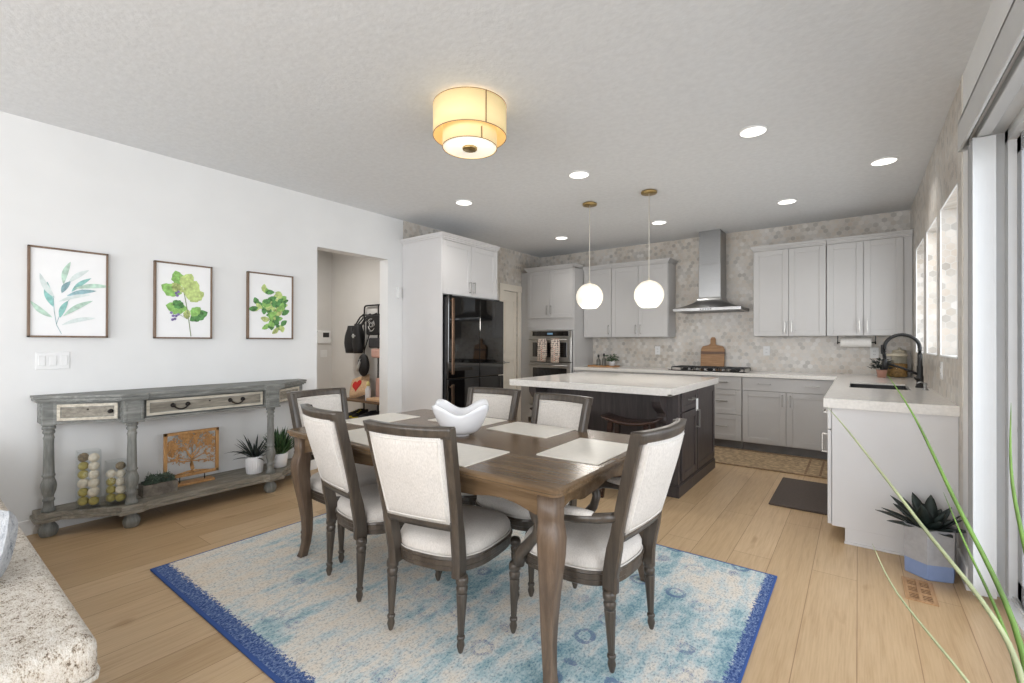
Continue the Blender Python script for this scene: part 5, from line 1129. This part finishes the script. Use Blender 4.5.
dup(s0, (-5.60, 3.93, .222), 3.2, 'black shoe with a yellow sole, right one on the bench shoe shelf')
s2 = shoe(-5.42, 3.92, .222, 3.0, (plain('dark_grey_mesh', (58, 58, 62), .7), plain('dark_sole', (40, 40, 42), .7)), 'dark grey shoe on the shoe shelf, next to the yellow-soled pair'); dup(s2, (-5.28, 3.92, .222), 3.3, 'dark grey shoe on the shoe shelf, farthest from the yellow-soled pair')
s4 = shoe(-5.66, 3.86, 0, 2.2, (plain('pale_grey_mesh', (170, 166, 164), .7), PLASW), 'pale grey shoe on the hall floor under the bench'); shoe(-5.42, 3.86, 0, 2.6, (plain('lilac_mesh', (160, 148, 176), .7), PLASW), 'lilac and white shoe on the hall floor under the bench')
# ------------------------------------------------------------------ sofa end and its pillow
sf = thing('sofa', 'cream tweed sofa end with flecked weave in the near left corner', 'sofa', (-2.7, -.25, 0))
def softbox(x0, x1, y0, y1, z0, z1, r, crown_=.0, n=10):
    m = MB(); m.box(x0, x1, y0, y1, z0, z1, r, seg=5); return m
m = softbox(-3.75, -1.48, -.78, .305, .44, .555, .035); m.sm = [True]*len(m.f); st = m.build('seat_cushion', SOFA, sf)
m = softbox(-3.73, -1.495, -.76, .293, .06, .455, .03); m.sm = [True]*len(m.f); m.build('base', SOFA, sf)
m = softbox(-4.1, -3.72, -.80, .30, .06, .70, .08); m.sm = [True]*len(m.f); m.build('arm', SOFA, sf)
m = softbox(-4.05, -1.50, -1.12, -.79, .06, .85, .09); m.sm = [True]*len(m.f); m.build('back', SOFA, sf)
MB().tube([(-3.73, .308, .452), (-1.525, .308, .452), (-1.49, .298, .452), (-1.477, .265, .452), (-1.477, -.77, .452)], .006, 8).build('welt', SOFA, sf)
for x in (-3.6, -1.66):
    for y in (-1.0, .2): MB().lathe([(.022, 0), (.03, .065)], (x, y, 0), 14).build('foot', ESPD, sf)
Mx = Matrix.Translation((-2.15, .05, .552)) @ rot('Z', .6) @ rot('X', PI/2-.25)
vs, fs = padM(Mx, .21, .115, .085, 14); tag(MB().add(vs, fs, 0, True).build('throw_pillow', PILLOW), 'pale blue-grey woven throw pillow on the tweed sofa', 'pillow')
# ------------------------------------------------------------------ agave in hexagonal planter
ag = thing('agave_planter', 'dark green agave in a grey and blue hexagonal pot at the counter end', 'plant', (.318, 3.44, 0)); ax_, ay_ = .318, 3.44
hexr = lambda r, z, a0=.35: [(ax_+r*math.cos(a0+PI/3*k), ay_+r*math.sin(a0+PI/3*k), z) for k in range(6)]
MB().loft([hexr(.110, .0), hexr(.115, .006), hexr(.117, .085)], smooth=False).build('pot_base', BLUEP, ag)
MB().loft([hexr(.117, .085), hexr(.121, .27), hexr(.110, .27), hexr(.106, .22), hexr(.02, .22)], smooth=False).build('pot', CONC, ag)
MB().loft([hexr(.105, .222), hexr(.103, .236), hexr(.02, .24)], smooth=False).build('soil', SOIL, ag)
m = MB(); random.seed(21)
for i in range(26):
    a = i*2.399+.4; u = i/25; ln = (.23-.03*u)*random.uniform(.9, 1.08)
    if math.cos(a) > .2: ln *= .62+.2*u
    leaf(m, (ax_+.02*math.cos(a), ay_+.02*math.sin(a), .235), (math.cos(a), math.sin(a), .22+1.5*u*u), ln, .066, .10-.5*u, 0, 8, .004, .18)
m.build('leaves', AGAVE, ag)
# ------------------------------------------------------------------ tall grass in the near right corner
gr = thing('grass_plant', 'tall green grass plant with long arching blades in the near right corner', 'plant', (.30, 1.42, 0))
gx, gy = .30, 1.42
MB().lathe([(.10, 0), (.105, .01), (.125, .40), (.13, .42), (.115, .42), (.11, .36)], (gx, gy, 0), 32).build('pot', CERAM, gr); MB().lathe([(.11, 0), (.11, .006)], (gx, gy, .37), 24).build('soil', SOIL, gr)
def blade(p, wd, mi, mb):
    """tapering grass blade through the given points"""
    P = [Vector(q) for q in p]; out = []
    for i in range(len(P)-1):
        a, b = P[max(0, i-1)], P[min(len(P)-1, i+2)]
        for k in range(6):
            t_ = k/6; p0, p1, p2, p3 = a, P[i], P[i+1], b
            out.append(.5*((2*p1)+(p2-p0)*t_+(2*p0-5*p1+4*p2-p3)*t_*t_+(3*p1-p0-3*p2+p3)*t_**3))
    out.append(P[-1]); m_ = len(out); rings = []
    for i, q in enumerate(out):
        d = (out[min(i+1, m_-1)]-out[max(i-1, 0)]).normalized(); s_ = d.cross(Vector((.3, 1, .1))).normalized(); n_ = s_.cross(d); w_ = wd*(1-(i/(m_-1))**1.6)+.0006
        rings.append([q-s_*w_/2, q-n_*w_*.14, q+s_*w_/2, q+n_*w_*.10])
    mb.loft(rings, mi)
BL = [
 [(.30, 1.42, .38), (.27, 1.50, .60), (.13, 1.62, .80), (-.02, 1.80, .99), (-.085, 1.88, 1.06)],
 [(.31, 1.43, .38), (.29, 1.56, .62), (.20, 1.66, .87), (.13, 1.74, 1.06), (.07, 1.80, 1.18)],
 [(.30, 1.43, .38), (.28, 1.56, .58), (.22, 1.66, .76), (.185, 1.70, .87)],
 [(.32, 1.44, .38), (.33, 1.58, .66), (.31, 1.68, .92), (.315, 1.72, 1.12)],
 [(.29, 1.41, .38), (.20, 1.47, .50), (.08, 1.52, .64), (.03, 1.56, .74)],
 [(.33, 1.41, .38), (.37, 1.52, .66), (.40, 1.60, .92), (.40, 1.64, 1.02)],
]
for i, p in enumerate(BL):
    mb = MB(); blade(p, .013 if i in (0, 1, 3) else .009, 0, mb); mb.build('blade', GRASSP if i in (0, 4) else GRASS, gr)
m = MB(); random.seed(9)
for i in range(40):
    a = random.uniform(.0, 6.28); h = random.uniform(.06, .13); r = random.uniform(.03, .09); m_ = [(gx+.05*random.uniform(-1, 1), gy+.05*random.uniform(-1, 1), .375)]; m_.append((gx+r*.6*math.cos(a), gy+r*.6*math.sin(a), .375+h*.6)); m_.append((gx+r*math.cos(a), gy+r*math.sin(a), .375+h)); blade(m_, .006, 0, m)
m.build('short_blades', GRASS, gr)
